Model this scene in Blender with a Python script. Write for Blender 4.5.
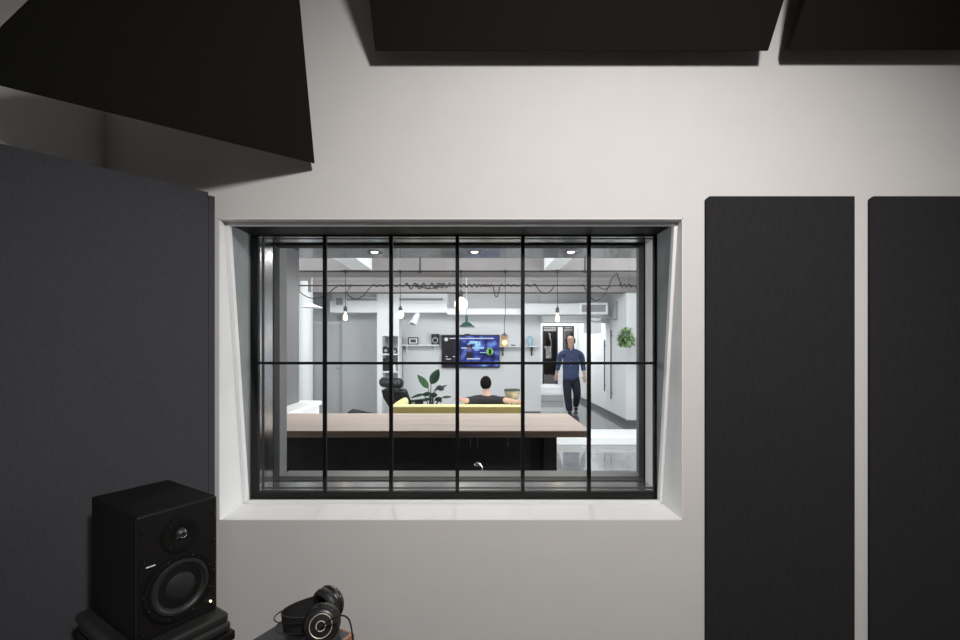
import bpy, bmesh, math, random
from mathutils import Vector, Matrix
random.seed(7)
S = bpy.context.scene
for o in list(bpy.data.objects):
    bpy.data.objects.remove(o, do_unlink=True)
COL = S.collection
F, VX, VY, EYE = 455.0, 475.0, 345.0, 1.5      # focal length in px, vanishing point, eye height

# ------------------------------------------------------------------ camera
cd = bpy.data.cameras.new('camera')
cam = bpy.data.objects.new('camera', cd)
COL.objects.link(cam)
cam.location = (0, 0, EYE)
cam.rotation_euler = (math.pi/2, 0, 0)
cd.sensor_fit = 'HORIZONTAL'
cd.sensor_width = 36.0
cd.lens = 36.0*F/960.0
cd.shift_x = (480-VX)/960.0
cd.shift_y = (VY-320)/960.0
cd.clip_start = 0.02
S.camera = cam

# ------------------------------------------------------------------ world, lights, exposure
S.view_settings.view_transform = 'Standard'
S.view_settings.look = 'None'
S.view_settings.exposure = 0.0
S.view_settings.gamma = 1.0
S.view_settings.use_curve_mapping = False
w = bpy.data.worlds.new('world')
S.world = w
w.use_nodes = True
w.node_tree.nodes['Background'].inputs[0].default_value = (0.9, 0.95, 1.0, 1)
w.node_tree.nodes['Background'].inputs[1].default_value = 0.02

def lamp(name, kind, loc, target, power, color=(1, 1, 1), **kw):
    ld = bpy.data.lights.new(name, kind)
    ld.energy = power
    ld.color = color
    for k, v in kw.items():
        setattr(ld, k, v)
    o = bpy.data.objects.new(name, ld)
    COL.objects.link(o)
    o.location = loc
    d = Vector(target)-Vector(loc)
    o.rotation_euler = d.to_track_quat('-Z', 'Y').to_euler()
    return o

WARM = (1.0, 0.965, 0.935)
# control room: one ceiling spot washing the window wall, weak added fill from behind
lamp('ceiling_spot_lamp', 'SPOT', (0.84, -0.6, 3.1), (0.40, 1.9, 0.85), 345, WARM,
     spot_size=math.radians(108), spot_blend=1.0, shadow_soft_size=0.16)
lamp('control_room_fill', 'AREA', (0.3, -1.6, 3.0), (0.2, 1.2, 0.9), 2.7, WARM, shape='RECTANGLE', size=2.4, size_y=1.2)  # added fill behind the camera
# lounge: unseen area lights added under the ceiling and at the side walls
lamp('lounge_front_fill', 'AREA', (0.0, 5.45, 2.97), (0.0, 5.45, 0), 62, (0.97, 0.985, 1.0), shape='RECTANGLE', size=6.5, size_y=0.8)  # added area light hidden above the soffit edge
lamp('lounge_back_fill', 'AREA', (-0.3, 7.0, 2.86), (-0.3, 9.0, 0.4), 122, (0.97, 0.985, 1.0), shape='RECTANGLE', size=6.0, size_y=0.8)  # added fill, tilted to brighten the back wall
lamp('lounge_wall_fill', 'AREA', (-0.1, 9.0, 2.95), (-0.1, 9.1, 0), 9, (0.97, 0.985, 1.0), shape='RECTANGLE', size=3.2, size_y=0.25)  # added fill for the upper back wall behind the far beam
lamp('corridor_lamp', 'AREA', (2.12, 11.2, 2.75), (2.12, 11.2, 0), 58, (0.98, 0.99, 1.0), shape='RECTANGLE', size=1.2, size_y=2.4)
lamp('lounge_left_fill', 'AREA', (-4.1, 6.4, 1.7), (0, 6.6, 1.3), 30, (0.93, 0.97, 1.0), shape='RECTANGLE', size=2.6, size_y=1.8)  # added side fill, there is no window in this wall
lamp('right_jamb_fill', 'AREA', (-4.15, 4.3, 1.7), (0, 3.4, 1.2), 125, (0.95, 0.98, 1.0), shape='RECTANGLE', size=1.6, size_y=1.7)  # added to brighten the window's right jamb
lamp('left_jamb_fill', 'AREA', (3.4, 4.2, 1.7), (0, 4.2, 1.2), 185, (0.97, 0.985, 1.0), shape='RECTANGLE', size=2.2, size_y=1.7)  # added to brighten the window's sill and left jamb

# ------------------------------------------------------------------ materials
def mat(name, col, rough=0.6, metal=0.0, var=0.06, scale=8.0, bump=0.0, bscale=60.0, emit=None, estr=0.0,
        spec=0.5, stretch=None, coat=0.0):
    m = bpy.data.materials.new(name)
    m.use_nodes = True
    nt = m.node_tree
    b = nt.nodes['Principled BSDF']
    tc = nt.nodes.new('ShaderNodeTexCoord')
    src = tc.outputs['Object']
    if stretch:
        mp = nt.nodes.new('ShaderNodeMapping')
        mp.inputs['Scale'].default_value = stretch
        nt.links.new(src, mp.inputs['Vector'])
        src = mp.outputs['Vector']
    n = nt.nodes.new('ShaderNodeTexNoise')
    n.inputs['Scale'].default_value = scale
    n.inputs['Detail'].default_value = 4
    nt.links.new(src, n.inputs['Vector'])
    r = nt.nodes.new('ShaderNodeValToRGB')
    r.color_ramp.elements[0].position = 0.3
    r.color_ramp.elements[1].position = 0.7
    r.color_ramp.elements[0].color = tuple(c*(1-var) for c in col)+(1,)
    r.color_ramp.elements[1].color = tuple(min(1, c*(1+var)) for c in col)+(1,)
    nt.links.new(n.outputs['Fac'], r.inputs['Fac'])
    nt.links.new(r.outputs['Color'], b.inputs['Base Color'])
    b.inputs['Roughness'].default_value = rough
    b.inputs['Metallic'].default_value = metal
    b.inputs['Specular IOR Level'].default_value = spec
    b.inputs['Coat Weight'].default_value = coat
    if bump:
        n2 = nt.nodes.new('ShaderNodeTexNoise')
        n2.inputs['Scale'].default_value = bscale
        nt.links.new(src, n2.inputs['Vector'])
        bp = nt.nodes.new('ShaderNodeBump')
        bp.inputs['Strength'].default_value = bump
        bp.inputs['Distance'].default_value = 0.01
        nt.links.new(n2.outputs['Fac'], bp.inputs['Height'])
        nt.links.new(bp.outputs['Normal'], b.inputs['Normal'])
    if emit:
        b.inputs['Emission Color'].default_value = tuple(emit)+(1,)
        b.inputs['Emission Strength'].default_value = estr
    return m

def fabric(name, col, ribs=420.0, rough=0.95):
    """Woven acoustic cloth: fine vertical ribs in colour and bump."""
    m = bpy.data.materials.new(name)
    m.use_nodes = True
    nt = m.node_tree
    b = nt.nodes['Principled BSDF']
    tc = nt.nodes.new('ShaderNodeTexCoord')
    mp = nt.nodes.new('ShaderNodeMapping')
    mp.inputs['Scale'].default_value = (ribs, ribs, ribs*0.12)
    nt.links.new(tc.outputs['Object'], mp.inputs['Vector'])
    n = nt.nodes.new('ShaderNodeTexNoise')
    n.inputs['Scale'].default_value = 0.6
    n.inputs['Detail'].default_value = 2
    nt.links.new(mp.outputs['Vector'], n.inputs['Vector'])
    r = nt.nodes.new('ShaderNodeValToRGB')
    r.color_ramp.elements[0].position = 0.3
    r.color_ramp.elements[1].position = 0.75
    r.color_ramp.elements[0].color = tuple(c*0.88 for c in col)+(1,)
    r.color_ramp.elements[1].color = tuple(c*1.12 for c in col)+(1,)
    nt.links.new(n.outputs['Fac'], r.inputs['Fac'])
    nt.links.new(r.outputs['Color'], b.inputs['Base Color'])
    bp = nt.nodes.new('ShaderNodeBump')
    bp.inputs['Strength'].default_value = 0.25
    bp.inputs['Distance'].default_value = 0.002
    nt.links.new(n.outputs['Fac'], bp.inputs['Height'])
    nt.links.new(bp.outputs['Normal'], b.inputs['Normal'])
    b.inputs['Roughness'].default_value = rough
    b.inputs['Specular IOR Level'].default_value = 0.15
    return m

def glass_mat(name, tint=(1, 1, 1), f0=0.04, rough=0.0):
    m = bpy.data.materials.new(name)
    m.use_nodes = True
    nt = m.node_tree
    for nd in list(nt.nodes):
        nt.nodes.remove(nd)
    out = nt.nodes.new('ShaderNodeOutputMaterial')
    mix = nt.nodes.new('ShaderNodeMixShader')
    tr = nt.nodes.new('ShaderNodeBsdfTransparent')
    tr.inputs[0].default_value = tuple(tint)+(1,)
    gl = nt.nodes.new('ShaderNodeBsdfGlossy')
    gl.inputs['Roughness'].default_value = rough
    lw = nt.nodes.new('ShaderNodeLayerWeight')
    lw.inputs['Blend'].default_value = 0.5
    p = nt.nodes.new('ShaderNodeMath'); p.operation = 'POWER'; p.inputs[1].default_value = 5
    ma = nt.nodes.new('ShaderNodeMath'); ma.operation = 'MULTIPLY_ADD'
    ma.inputs[1].default_value = 1-f0; ma.inputs[2].default_value = f0
    nt.links.new(lw.outputs['Facing'], p.inputs[0])
    nt.links.new(p.outputs[0], ma.inputs[0])
    nt.links.new(ma.outputs[0], mix.inputs[0])
    nt.links.new(tr.outputs[0], mix.inputs[1])
    nt.links.new(gl.outputs[0], mix.inputs[2])
    nt.links.new(mix.outputs[0], out.inputs[0])
    return m

M = {}
M['wall'] = mat('painted_wall', (0.68, 0.665, 0.655), 0.75, var=0.015, bump=0.03, bscale=140)
M['reveal'] = mat('painted_reveal', (0.80, 0.80, 0.80), 0.6, var=0.015)
M['ceiling'] = mat('painted_ceiling', (0.55, 0.54, 0.53), 0.8, var=0.02)
M['dark_floor'] = mat('dark_floor', (0.05, 0.045, 0.04), 0.5, var=0.2)
M['rear'] = mat('rear_wall_cloth', (0.10, 0.10, 0.10), 0.9, var=0.1)
M['cloth'] = fabric('charcoal_cloth', (0.026, 0.0255, 0.0265))
M['cloth_blue'] = fabric('slate_cloth', (0.057, 0.057, 0.065), ribs=700)
M['cloth_side'] = fabric('black_cloth', (0.0125, 0.012, 0.011))
M['steel'] = mat('black_steel', (0.005, 0.005, 0.005), 0.5, var=0.15, spec=0.15)
M['lining'] = mat('cavity_felt', (0.24, 0.25, 0.26), 0.9, var=0.15, bump=0.1)
M['liner'] = mat('brushed_metal', (0.50, 0.51, 0.52), 0.18, metal=1.0, var=0.05, stretch=(1, 1, 40))
M['inner'] = mat('dark_inner_frame', (0.014, 0.014, 0.014), 0.6, var=0.1, spec=0.2)
M['sill'] = mat('grey_sill', (0.19, 0.19, 0.19), 0.35, var=0.08, coat=0.1)
M['glass'] = glass_mat('window_glass', (0.988, 0.993, 0.992), 0.012)
M['spk'] = mat('speaker_black', (0.0025, 0.0028, 0.0025), 0.75, var=0.2, spec=0.2, bump=0.05, bscale=300)
M['spk_top'] = mat('speaker_edge', (0.005, 0.0045, 0.0043), 0.5, var=0.2, spec=0.35)
M['rubber'] = mat('matt_rubber', (0.016, 0.016, 0.016), 0.5, var=0.1)
M['cone'] = mat('cone_black', (0.008, 0.008, 0.008), 0.75, var=0.1)
M['screw'] = mat('screw_steel', (0.045, 0.045, 0.045), 0.4, metal=0.9, var=0.1)
M['silver'] = mat('silver', (0.6, 0.6, 0.6), 0.25, metal=1.0, var=0.05)
M['led'] = mat('led', (0.8, 0.9, 0.5), 0.4, emit=(0.85, 1.0, 0.45), estr=4.0)
M['gold'] = mat('gold_trim', (0.85, 0.78, 0.64), 0.4, metal=0.5, var=0.08)
M['leather'] = mat('black_leather', (0.014, 0.014, 0.014), 0.5, var=0.2, bump=0.1, bscale=200)
M['plastic'] = mat('black_plastic', (0.015, 0.015, 0.016), 0.35, var=0.1)
M['slate'] = mat('slate_top', (0.035, 0.040, 0.047), 0.5, var=0.1)
M['wood_edge'] = mat('walnut_edge', (0.32, 0.16, 0.08), 0.45, var=0.3, scale=20, stretch=(12, 1, 12))
# lounge
M['white'] = mat('lounge_white', (0.80, 0.81, 0.82), 0.7, var=0.012)
M['tvwall'] = mat('lounge_pale_grey', (0.67, 0.675, 0.69), 0.75, var=0.012)
M['grey_wall'] = mat('lounge_mid_grey', (0.54, 0.545, 0.56), 0.75, var=0.02)
M['pier'] = mat('pier_grey', (0.13, 0.13, 0.138), 0.6, var=0.03)
M['beam'] = mat('beam_concrete', (0.25, 0.232, 0.23), 0.85, var=0.08, scale=3, bump=0.1, bscale=20)
M['soffit'] = mat('soffit_satin', (0.11, 0.11, 0.11), 0.25, var=0.04, coat=0.2)
M['concrete'] = mat('polished_concrete', (0.17, 0.172, 0.175), 0.08, var=0.25, scale=1.6, bump=0.05, bscale=3.0, spec=0.5, coat=0.2)
M['base'] = mat('grey_baseboard', (0.13, 0.135, 0.14), 0.5, var=0.05)
M['oak'] = mat('pale_oak', (0.52, 0.43, 0.385), 0.5, var=0.17, scale=3, stretch=(0.35, 6, 6))
M['oak_edge'] = mat('oak_edge', (0.44, 0.31, 0.235), 0.5, var=0.25, scale=4, stretch=(0.6, 14, 14))
M['counter'] = mat('counter_black', (0.040, 0.038, 0.037), 0.5, var=0.2, stretch=(20, 20, 1))
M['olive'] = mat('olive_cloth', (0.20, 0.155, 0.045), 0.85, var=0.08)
M['olive_top'] = mat('pale_yellow_and_lit_top', (0.72, 0.70, 0.36), 0.85, var=0.05)  # cushion's own yellow, also the sofa back's lit top
M['black'] = mat('satin_black', (0.014, 0.014, 0.016), 0.45, var=0.1)
M['chair_leather'] = mat('chair_leather', (0.022, 0.023, 0.025), 0.35, var=0.15)
M['darkgrey'] = mat('dark_grey', (0.06, 0.06, 0.065), 0.5, var=0.1)
M['pipe'] = mat('pipe_steel', (0.07, 0.065, 0.065), 0.45, metal=0.5, var=0.2)
M['cable'] = mat('cable_black', (0.012, 0.012, 0.013), 0.6, var=0.1)
M['grille'] = mat('grille_grey', (0.33, 0.34, 0.36), 0.6, var=0.05)
M['leaf'] = mat('leaf_green', (0.035, 0.10, 0.035), 0.45, var=0.3, scale=12)
M['leaf_dark'] = mat('leaf_dark', (0.022, 0.05, 0.032), 0.4, var=0.3, scale=12)
M['leaf_pale'] = mat('leaf_pale', (0.30, 0.46, 0.20), 0.55, var=0.55, scale=18)
M['pot'] = mat('pot_dark', (0.08, 0.085, 0.085), 0.5, var=0.1)
M['brass'] = mat('brass', (0.74, 0.64, 0.40), 0.42, metal=0.4, var=0.25, scale=30)
M['green_enamel'] = mat('green_enamel', (0.018, 0.050, 0.043), 0.35, var=0.1)
M['amber'] = glass_mat('amber_glass', (0.90, 0.72, 0.52), 0.06)
M['bulb_glass'] = glass_mat('bulb_glass', (1.0, 0.95, 0.84), 0.05)
M['glow'] = mat('bulb_glow', (1, 0.9, 0.7), 0.5, emit=(1.0, 0.80, 0.50), estr=3.2)
M['glow_soft'] = mat('bulb_glow_soft', (1, 0.9, 0.7), 0.5, emit=(1.0, 0.88, 0.68), estr=1.25)
M['downlight'] = mat('downlight_glow', (1, 1, 1), 0.5, emit=(1.0, 0.95, 0.85), estr=5.0)
M['skin'] = mat('skin', (0.58, 0.36, 0.28), 0.55, var=0.06)
M['hair'] = mat('dark_hair', (0.007, 0.0055, 0.0055), 0.85, var=0.3, scale=60, spec=0.12)
M['tee'] = mat('charcoal_tee', (0.022, 0.022, 0.026), 0.85, var=0.15)
M['shirt'] = mat('navy_shirt', (0.045, 0.065, 0.145), 0.8, var=0.15, scale=20)
M['jeans'] = mat('dark_jeans', (0.014, 0.018, 0.032), 0.85, var=0.2, scale=20)
M['eye'] = mat('eye_dark', (0.02, 0.015, 0.012), 0.3)
M['lip'] = mat('lip', (0.42, 0.20, 0.17), 0.5)
M['pale_blue'] = mat('pale_blue_glass', (0.38, 0.55, 0.66), 0.2, var=0.1, coat=0.5)
M['brown'] = mat('dark_brown_cloth', (0.13, 0.09, 0.083), 0.85, var=0.3, scale=10)
M['backroom'] = mat('back_room_grey', (0.45, 0.45, 0.46), 0.8, var=0.05)
M['chrome'] = mat('chrome', (0.8, 0.8, 0.8), 0.12, metal=1.0, var=0.02)

def screen_mat():
    m = bpy.data.materials.new('screen_picture')
    m.use_nodes = True
    nt = m.node_tree
    b = nt.nodes['Principled BSDF']
    tc = nt.nodes.new('ShaderNodeTexCoord')
    g = nt.nodes.new('ShaderNodeTexNoise')
    g.inputs['Scale'].default_value = 5.5
    g.inputs['Detail'].default_value = 5
    nt.links.new(tc.outputs['Object'], g.inputs['Vector'])
    r = nt.nodes.new('ShaderNodeValToRGB')
    e = r.color_ramp.elements
    e[0].position = 0.36; e[0].color = (0.006, 0.008, 0.05, 1)
    e[1].position = 0.72; e[1].color = (0.22, 0.40, 0.95, 1)
    k = e.new(0.52); k.color = (0.045, 0.06, 0.38, 1)
    nt.links.new(g.outputs['Fac'], r.inputs['Fac'])
    sx = nt.nodes.new('ShaderNodeSeparateXYZ')
    nt.links.new(tc.outputs['Object'], sx.inputs[0])
    mr = nt.nodes.new('ShaderNodeMapRange')
    mr.inputs['From Min'].default_value = -0.36
    mr.inputs['From Max'].default_value = -0.10
    nt.links.new(sx.outputs['X'], mr.inputs['Value'])
    mx = nt.nodes.new('ShaderNodeMix'); mx.data_type = 'RGBA'
    mx.inputs[6].default_value = (0.022, 0.018, 0.025, 1)
    nt.links.new(mr.outputs[0], mx.inputs[0])
    nt.links.new(r.outputs['Color'], mx.inputs[7])
    nt.links.new(mx.outputs[2], b.inputs['Emission Color'])
    b.inputs['Emission Strength'].default_value = 0.95
    b.inputs['Base Color'].default_value = (0.01, 0.01, 0.01, 1)
    b.inputs['Roughness'].default_value = 0.25
    return m
M['screen'] = screen_mat()
M['ui_white'] = mat('screen_white', (0.1, 0.1, 0.1), 0.4, emit=(0.75, 0.80, 0.95), estr=0.8)
M['ui_cyan'] = mat('screen_cyan', (0.05, 0.1, 0.1), 0.4, emit=(0.40, 0.68, 1.0), estr=0.9)
M['ui_green'] = mat('screen_green', (0.05, 0.1, 0.02), 0.4, emit=(0.22, 0.65, 0.10), estr=0.8)
M['ui_dark'] = mat('screen_dark', (0.01, 0.01, 0.015), 0.4, emit=(0.01, 0.01, 0.02), estr=0.5)
M['ui_face'] = mat('screen_face', (0.05, 0.02, 0.02), 0.4, emit=(0.32, 0.14, 0.20), estr=0.8)

# ------------------------------------------------------------------ helpers
def at(px, py, Y):
    """World point seen at pixel (px, py) at distance Y from the camera."""
    return Vector(((px-VX)/F*Y, Y, EYE-(py-VY)/F*Y))

def X(px, Y): return (px-VX)/F*Y
def Z(py, Y): return EYE-(py-VY)/F*Y

def NB(): return bmesh.new()

def box(bm, x0, x1, y0, y1, z0, z1, bev=0.0, seg=2, mtx=None):
    t = bmesh.new()
    bmesh.ops.create_cube(t, size=1.0)
    for v in t.verts:
        v.co = Vector((x0+(v.co.x+.5)*(x1-x0), y0+(v.co.y+.5)*(y1-y0), z0+(v.co.z+.5)*(z1-z0)))
    if bev:
        bmesh.ops.bevel(t, geom=t.edges[:], offset=bev, segments=seg, profile=0.5, affect='EDGES')
    if mtx is not None:
        t.transform(mtx)
    merge(bm, t)

def merge(bm, t):
    me = bpy.data.meshes.new('tmp')
    t.to_mesh(me); t.free()
    bm.from_mesh(me)
    bpy.data.meshes.remove(me)

def prism(bm, pts, thick, bev=0.0):
    """Polygon pts (3D) extruded by vector thick."""
    t = bmesh.new()
    a = [t.verts.new(p) for p in pts]
    b = [t.verts.new(Vector(p)+Vector(thick)) for p in pts]
    t.faces.new(a); t.faces.new(b[::-1])
    n = len(pts)
    for i in range(n):
        t.faces.new((a[i], b[i], b[(i+1) % n], a[(i+1) % n]))
    bmesh.ops.recalc_face_normals(t, faces=t.faces[:])
    if bev:
        bmesh.ops.bevel(t, geom=t.edges[:], offset=bev, segments=2, profile=0.5, affect='EDGES')
    merge(bm, t)

def tube(bm, pts, r, n=8, cap=True):
    pts = [Vector(p) for p in pts]
    rs = r if isinstance(r, (list, tuple)) else [r]*len(pts)
    tang = []
    for i in range(len(pts)):
        a = pts[max(0, i-1)]; b = pts[min(len(pts)-1, i+1)]
        tang.append((b-a).normalized())
    ref = Vector((0, 0, 1)) if abs(tang[0].z) < 0.9 else Vector((1, 0, 0))
    u = tang[0].cross(ref).normalized()
    rings = []
    for i, p in enumerate(pts):
        u = (u-tang[i]*u.dot(tang[i])).normalized()
        v = tang[i].cross(u)
        rings.append([bm.verts.new(p+(u*math.cos(2*math.pi*k/n)+v*math.sin(2*math.pi*k/n))*rs[i]) for k in range(n)])
    for i in range(len(rings)-1):
        for k in range(n):
            bm.faces.new((rings[i][k], rings[i][(k+1) % n], rings[i+1][(k+1) % n], rings[i+1][k]))
    if cap:
        bm.faces.new(rings[0][::-1]); bm.faces.new(rings[-1])

def lathe(bm, prof, mtx=None, n=24):
    """Profile of (radius, height) turned about +Z, then moved by mtx."""
    mtx = mtx or Matrix.Identity(4)
    rings = []
    for r, z in prof:
        if r < 1e-6:
            rings.append([bm.verts.new(mtx @ Vector((0, 0, z)))])
        else:
            rings.append([bm.verts.new(mtx @ Vector((r*math.cos(2*math.pi*k/n), r*math.sin(2*math.pi*k/n), z))) for k in range(n)])
    for a, b in zip(rings, rings[1:]):
        for k in range(n):
            k2 = (k+1) % n
            if len(a) == 1 and len(b) == 1: continue
            if len(a) == 1: bm.faces.new((a[0], b[k2], b[k]))
            elif len(b) == 1: bm.faces.new((a[k], a[k2], b[0]))
            else: bm.faces.new((a[k], a[k2], b[k2], b[k]))

def axis_mtx(p, d, up=(0, 0, 1)):
    """Matrix whose +Z looks along d, origin p."""
    return Matrix.Translation(Vector(p)) @ Vector(d).to_track_quat('Z', 'Y').to_matrix().to_4x4()

def ball(bm, c, rx, ry=None, rz=None, sub=2):
    t = bmesh.new()
    bmesh.ops.create_icosphere(t, subdivisions=sub, radius=1.0)
    for v in t.verts:
        v.co = Vector((c[0]+v.co.x*rx, c[1]+v.co.y*(ry or rx), c[2]+v.co.z*(rz or rx)))
    merge(bm, t)

ROOT = {}
def thing(name, label, cat, loc=(0, 0, 0), mtx=None, group=None):
    o = bpy.data.objects.new(name, None)
    o.empty_display_size = 0.1
    COL.objects.link(o)
    m = mtx if mtx is not None else Matrix.Translation(Vector(loc))
    o.matrix_world = m
    ROOT[o.name] = m.copy()
    o['label'] = label; o['category'] = cat
    if group: o['group'] = group
    return o

def struct_root(name, loc=(0, 0, 0)):
    o = bpy.data.objects.new(name, None)
    COL.objects.link(o)
    o.location = loc
    ROOT[o.name] = Matrix.Translation(Vector(loc))
    o['kind'] = 'structure'
    return o

def obj(name, bm, m, parent=None, smooth=False, local=False, label=None):
    """Link bm as ONE mesh object. Children are given in world space unless local."""
    bmesh.ops.recalc_face_normals(bm, faces=bm.faces[:])
    if smooth:
        for f in bm.faces: f.smooth = True
    me = bpy.data.meshes.new(name)
    mats = m if isinstance(m, (list, tuple)) else [m]
    if parent is not None:
        R = ROOT[parent.name]
        if not local: bm.transform(R.inverted())
    else:
        cx = sum((v.co for v in bm.verts), Vector())/max(1, len(bm.verts))
        cx.z = min(v.co.z for v in bm.verts)
        bm.transform(Matrix.Translation(-cx))
    bm.to_mesh(me); bm.free()
    if smooth:
        try: me.set_sharp_from_angle(angle=math.radians(45))
        except Exception: pass
    for k in mats: me.materials.append(k)
    o = bpy.data.objects.new(name, me)
    COL.objects.link(o)
    if parent is not None:
        o.parent = parent
        ROOT[o.name] = R
    else:
        o.location = cx
        ROOT[o.name] = Matrix.Translation(cx)
    if label: o['label'] = label
    return o

def struct(name, bm, m, parent=None, **k):
    o = obj(name, bm, m, parent, **k)
    if parent is None: o['kind'] = 'structure'
    return o

def tag(o, label, cat, group=None):
    o['label'] = label; o['category'] = cat
    if group: o['group'] = group
    return o

def copy_thing(root, mtx, label, parent=None):
    r = root.copy(); COL.objects.link(r)
    if parent is None:
        r.matrix_world = mtx; r['label'] = label
    else:
        r.parent = parent
    for ch in [c for c in bpy.data.objects if c.parent == root]:
        copy_thing(ch, None, None, r)
    return r

def skinned(verts, edges, radii, root=0, sub=2):
    """One continuous surface grown around a skeleton; returned as a bmesh in the skeleton's space."""
    me = bpy.data.meshes.new('skel')
    me.from_pydata([tuple(v) for v in verts], edges, [])
    o = bpy.data.objects.new('skel', me)
    COL.objects.link(o)
    sk = o.modifiers.new('skin', 'SKIN')
    sk.use_smooth_shade = True
    lay = me.skin_vertices[0].data
    for i, r in enumerate(radii):
        rr = r if isinstance(r, tuple) else (r, r)
        lay[i].radius = rr
        lay[i].use_root = (i == root)
    sm = o.modifiers.new('sub', 'SUBSURF'); sm.levels = sub; sm.render_levels = sub
    dg = bpy.context.evaluated_depsgraph_get()
    dg.update()
    ev = o.evaluated_get(dg)
    me2 = bpy.data.meshes.new_from_object(ev)
    bm = bmesh.new(); bm.from_mesh(me2)
    bpy.data.objects.remove(o, do_unlink=True)
    bpy.data.meshes.remove(me); bpy.data.meshes.remove(me2)
    return bm

def fuse(bm, voxel=0.008, smooth=3):
    """Fuse the pieces of a figure into one continuous skin."""
    bmesh.ops.recalc_face_normals(bm, faces=bm.faces[:])
    me = bpy.data.meshes.new('fuse'); bm.to_mesh(me); bm.free()
    o = bpy.data.objects.new('fuse', me); COL.objects.link(o)
    r = o.modifiers.new('r', 'REMESH'); r.mode = 'VOXEL'; r.voxel_size = voxel
    if smooth:
        q = o.modifiers.new('s', 'SMOOTH'); q.factor = 0.5; q.iterations = smooth
    dg = bpy.context.evaluated_depsgraph_get(); dg.update()
    me2 = bpy.data.meshes.new_from_object(o.evaluated_get(dg))
    out = bmesh.new(); out.from_mesh(me2)
    bpy.data.objects.remove(o, do_unlink=True); bpy.data.meshes.remove(me); bpy.data.meshes.remove(me2)
    return out

def skull(bm, c, fwd, s=1.0):
    """Head: cranium, face and jaw volumes around c."""
    fwd = fwd.normalized()
    ball(bm, c+Vector((0, 0, .028*s))-fwd*.010*s, .076*s, .096*s, .088*s, 3)
    ball(bm, c+Vector((0, 0, -.025*s))+fwd*.026*s, .066*s, .066*s, .085*s, 3)
    ball(bm, c+Vector((0, 0, -.078*s))+fwd*.048*s, .040*s, .040*s, .030*s, 3)

def bm_mat(bm, start, idx):
    bm.faces.ensure_lookup_table()
    for f in bm.faces[start:]: f.material_index = idx

# ------------------------------------------------------------------ the control room's shell
D0, D1 = 1.90, 2.49            # the double wall's two faces
HL, HR, HT, HB = X(218.5, D0), X(683, D0), Z(218.3, D0), Z(520.7, D0)   # the opening
CEIL = 3.3
NL, NR, NB_ = -1.549, 2.62, -2.4   # control room's side and rear walls
b = NB()
FL, FR, FT, FB = -1.03, 0.883, 2.04, 0.803       # opening on the lounge side
for (x0, x1, z0, z1) in ((-4.4, HL, 0, CEIL), (HR, 3.7, 0, CEIL), (HL, HR, 0, HB), (HL, HR, HT, CEIL)):
    box(b, x0, x1, D0, D1-0.1, z0, z1)
struct('wall_front', b, M['wall'])
b = NB()
for (x0, x1, z0, z1) in ((-4.4, FL, 0, CEIL), (FR, 3.7, 0, CEIL), (FL, FR, 0, FB), (FL, FR, FT, CEIL)):
    box(b, x0, x1, D1-0.1, D1, z0, z1)
struct('wall_lounge_front', b, M['pier'])
b = NB(); box(b, NL-0.12, NL, NB_, D0, 0, CEIL); struct('wall_left', b, M['wall'])
b = NB(); box(b, NR, NR+0.12, NB_, D0, 0, CEIL); struct('wall_right', b, M['wall'])
b = NB(); box(b, NL-0.12, NR+0.12, NB_-0.12, NB_, 0, CEIL); struct('wall_rear', b, M['rear'])
b = NB(); box(b, NL-0.12, NR+0.12, NB_-0.12, D0, CEIL, CEIL+0.1); struct('ceiling', b, M['ceiling'])
b = NB(); box(b, NL-0.12, NR+0.12, NB_-0.12, D0, -0.1, 0); struct('floor', b, M['dark_floor'])

# ------------------------------------------------------------------ the window
win = struct_root('window_1', (0, D0, HB))
b = NB()   # white reveal boards lining the opening
for (x0, x1, z0, z1) in ((HL, HL+0.004, HB, HT), (HR-0.004, HR, HB, HT), (HL, HR, HB, HB+0.004), (HL, HR, HT-0.004, HT)):
    box(b, x0, x1, D0, 2.13, z0, z1)
struct('window_reveal', b, M['reveal'], win)
# tilted stop bead: the pane leans towards the control room at its top
BT, BB = 1.938, 2.096
bt = 0.028
def lean(z): return BT+(BB-BT)*(HT-z)/(HT-HB)
b = NB()
for (x0, x1, z0, z1) in ((HL, HL+0.019, HB, HT), (HR-0.019, HR, HB, HT), (HL, HR, HB, HB+0.013), (HL, HR, HT-0.017, HT)):
    prism(b, [(x0, lean(z0), z0), (x1, lean(z0), z0), (x1, lean(z1), z1), (x0, lean(z1), z1)], (0, bt, 0), 0.001)
struct('window_bead', b, M['reveal'], win)
b = NB()
prism(b, [(HL+.01, lean(HB+.01)+.012, HB+.01), (HR-.01, lean(HB+.01)+.012, HB+.01), (HR-.01, lean(HT-.01)+.012, HT-.01), (HL+.01, lean(HT-.01)+.012, HT-.01)], (0, 0.006, 0))
struct('window_pane', b, M['glass'], win)
# felt-lined cavity behind it
GY = 2.157
b = NB()
e = 0.0065
def sidepoly(x):
    return [(x, lean(HB)+bt, HB), (x, GY+.02, HB), (x, GY+.02, HT), (x, lean(HT)+bt, HT)]
prism(b, sidepoly(HL), (e, 0, 0)); prism(b, sidepoly(HR-e), (e, 0, 0))
struct('window_cavity_panel', b, M['lining'], win)
b = NB()
box(b, HL, HR, lean(HT)+bt, GY, HT-e, HT); box(b, HL, HR, lean(HB)+bt, GY, HB, HB+e)
struct('window_cavity_trim', b, M['steel'], win)
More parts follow.
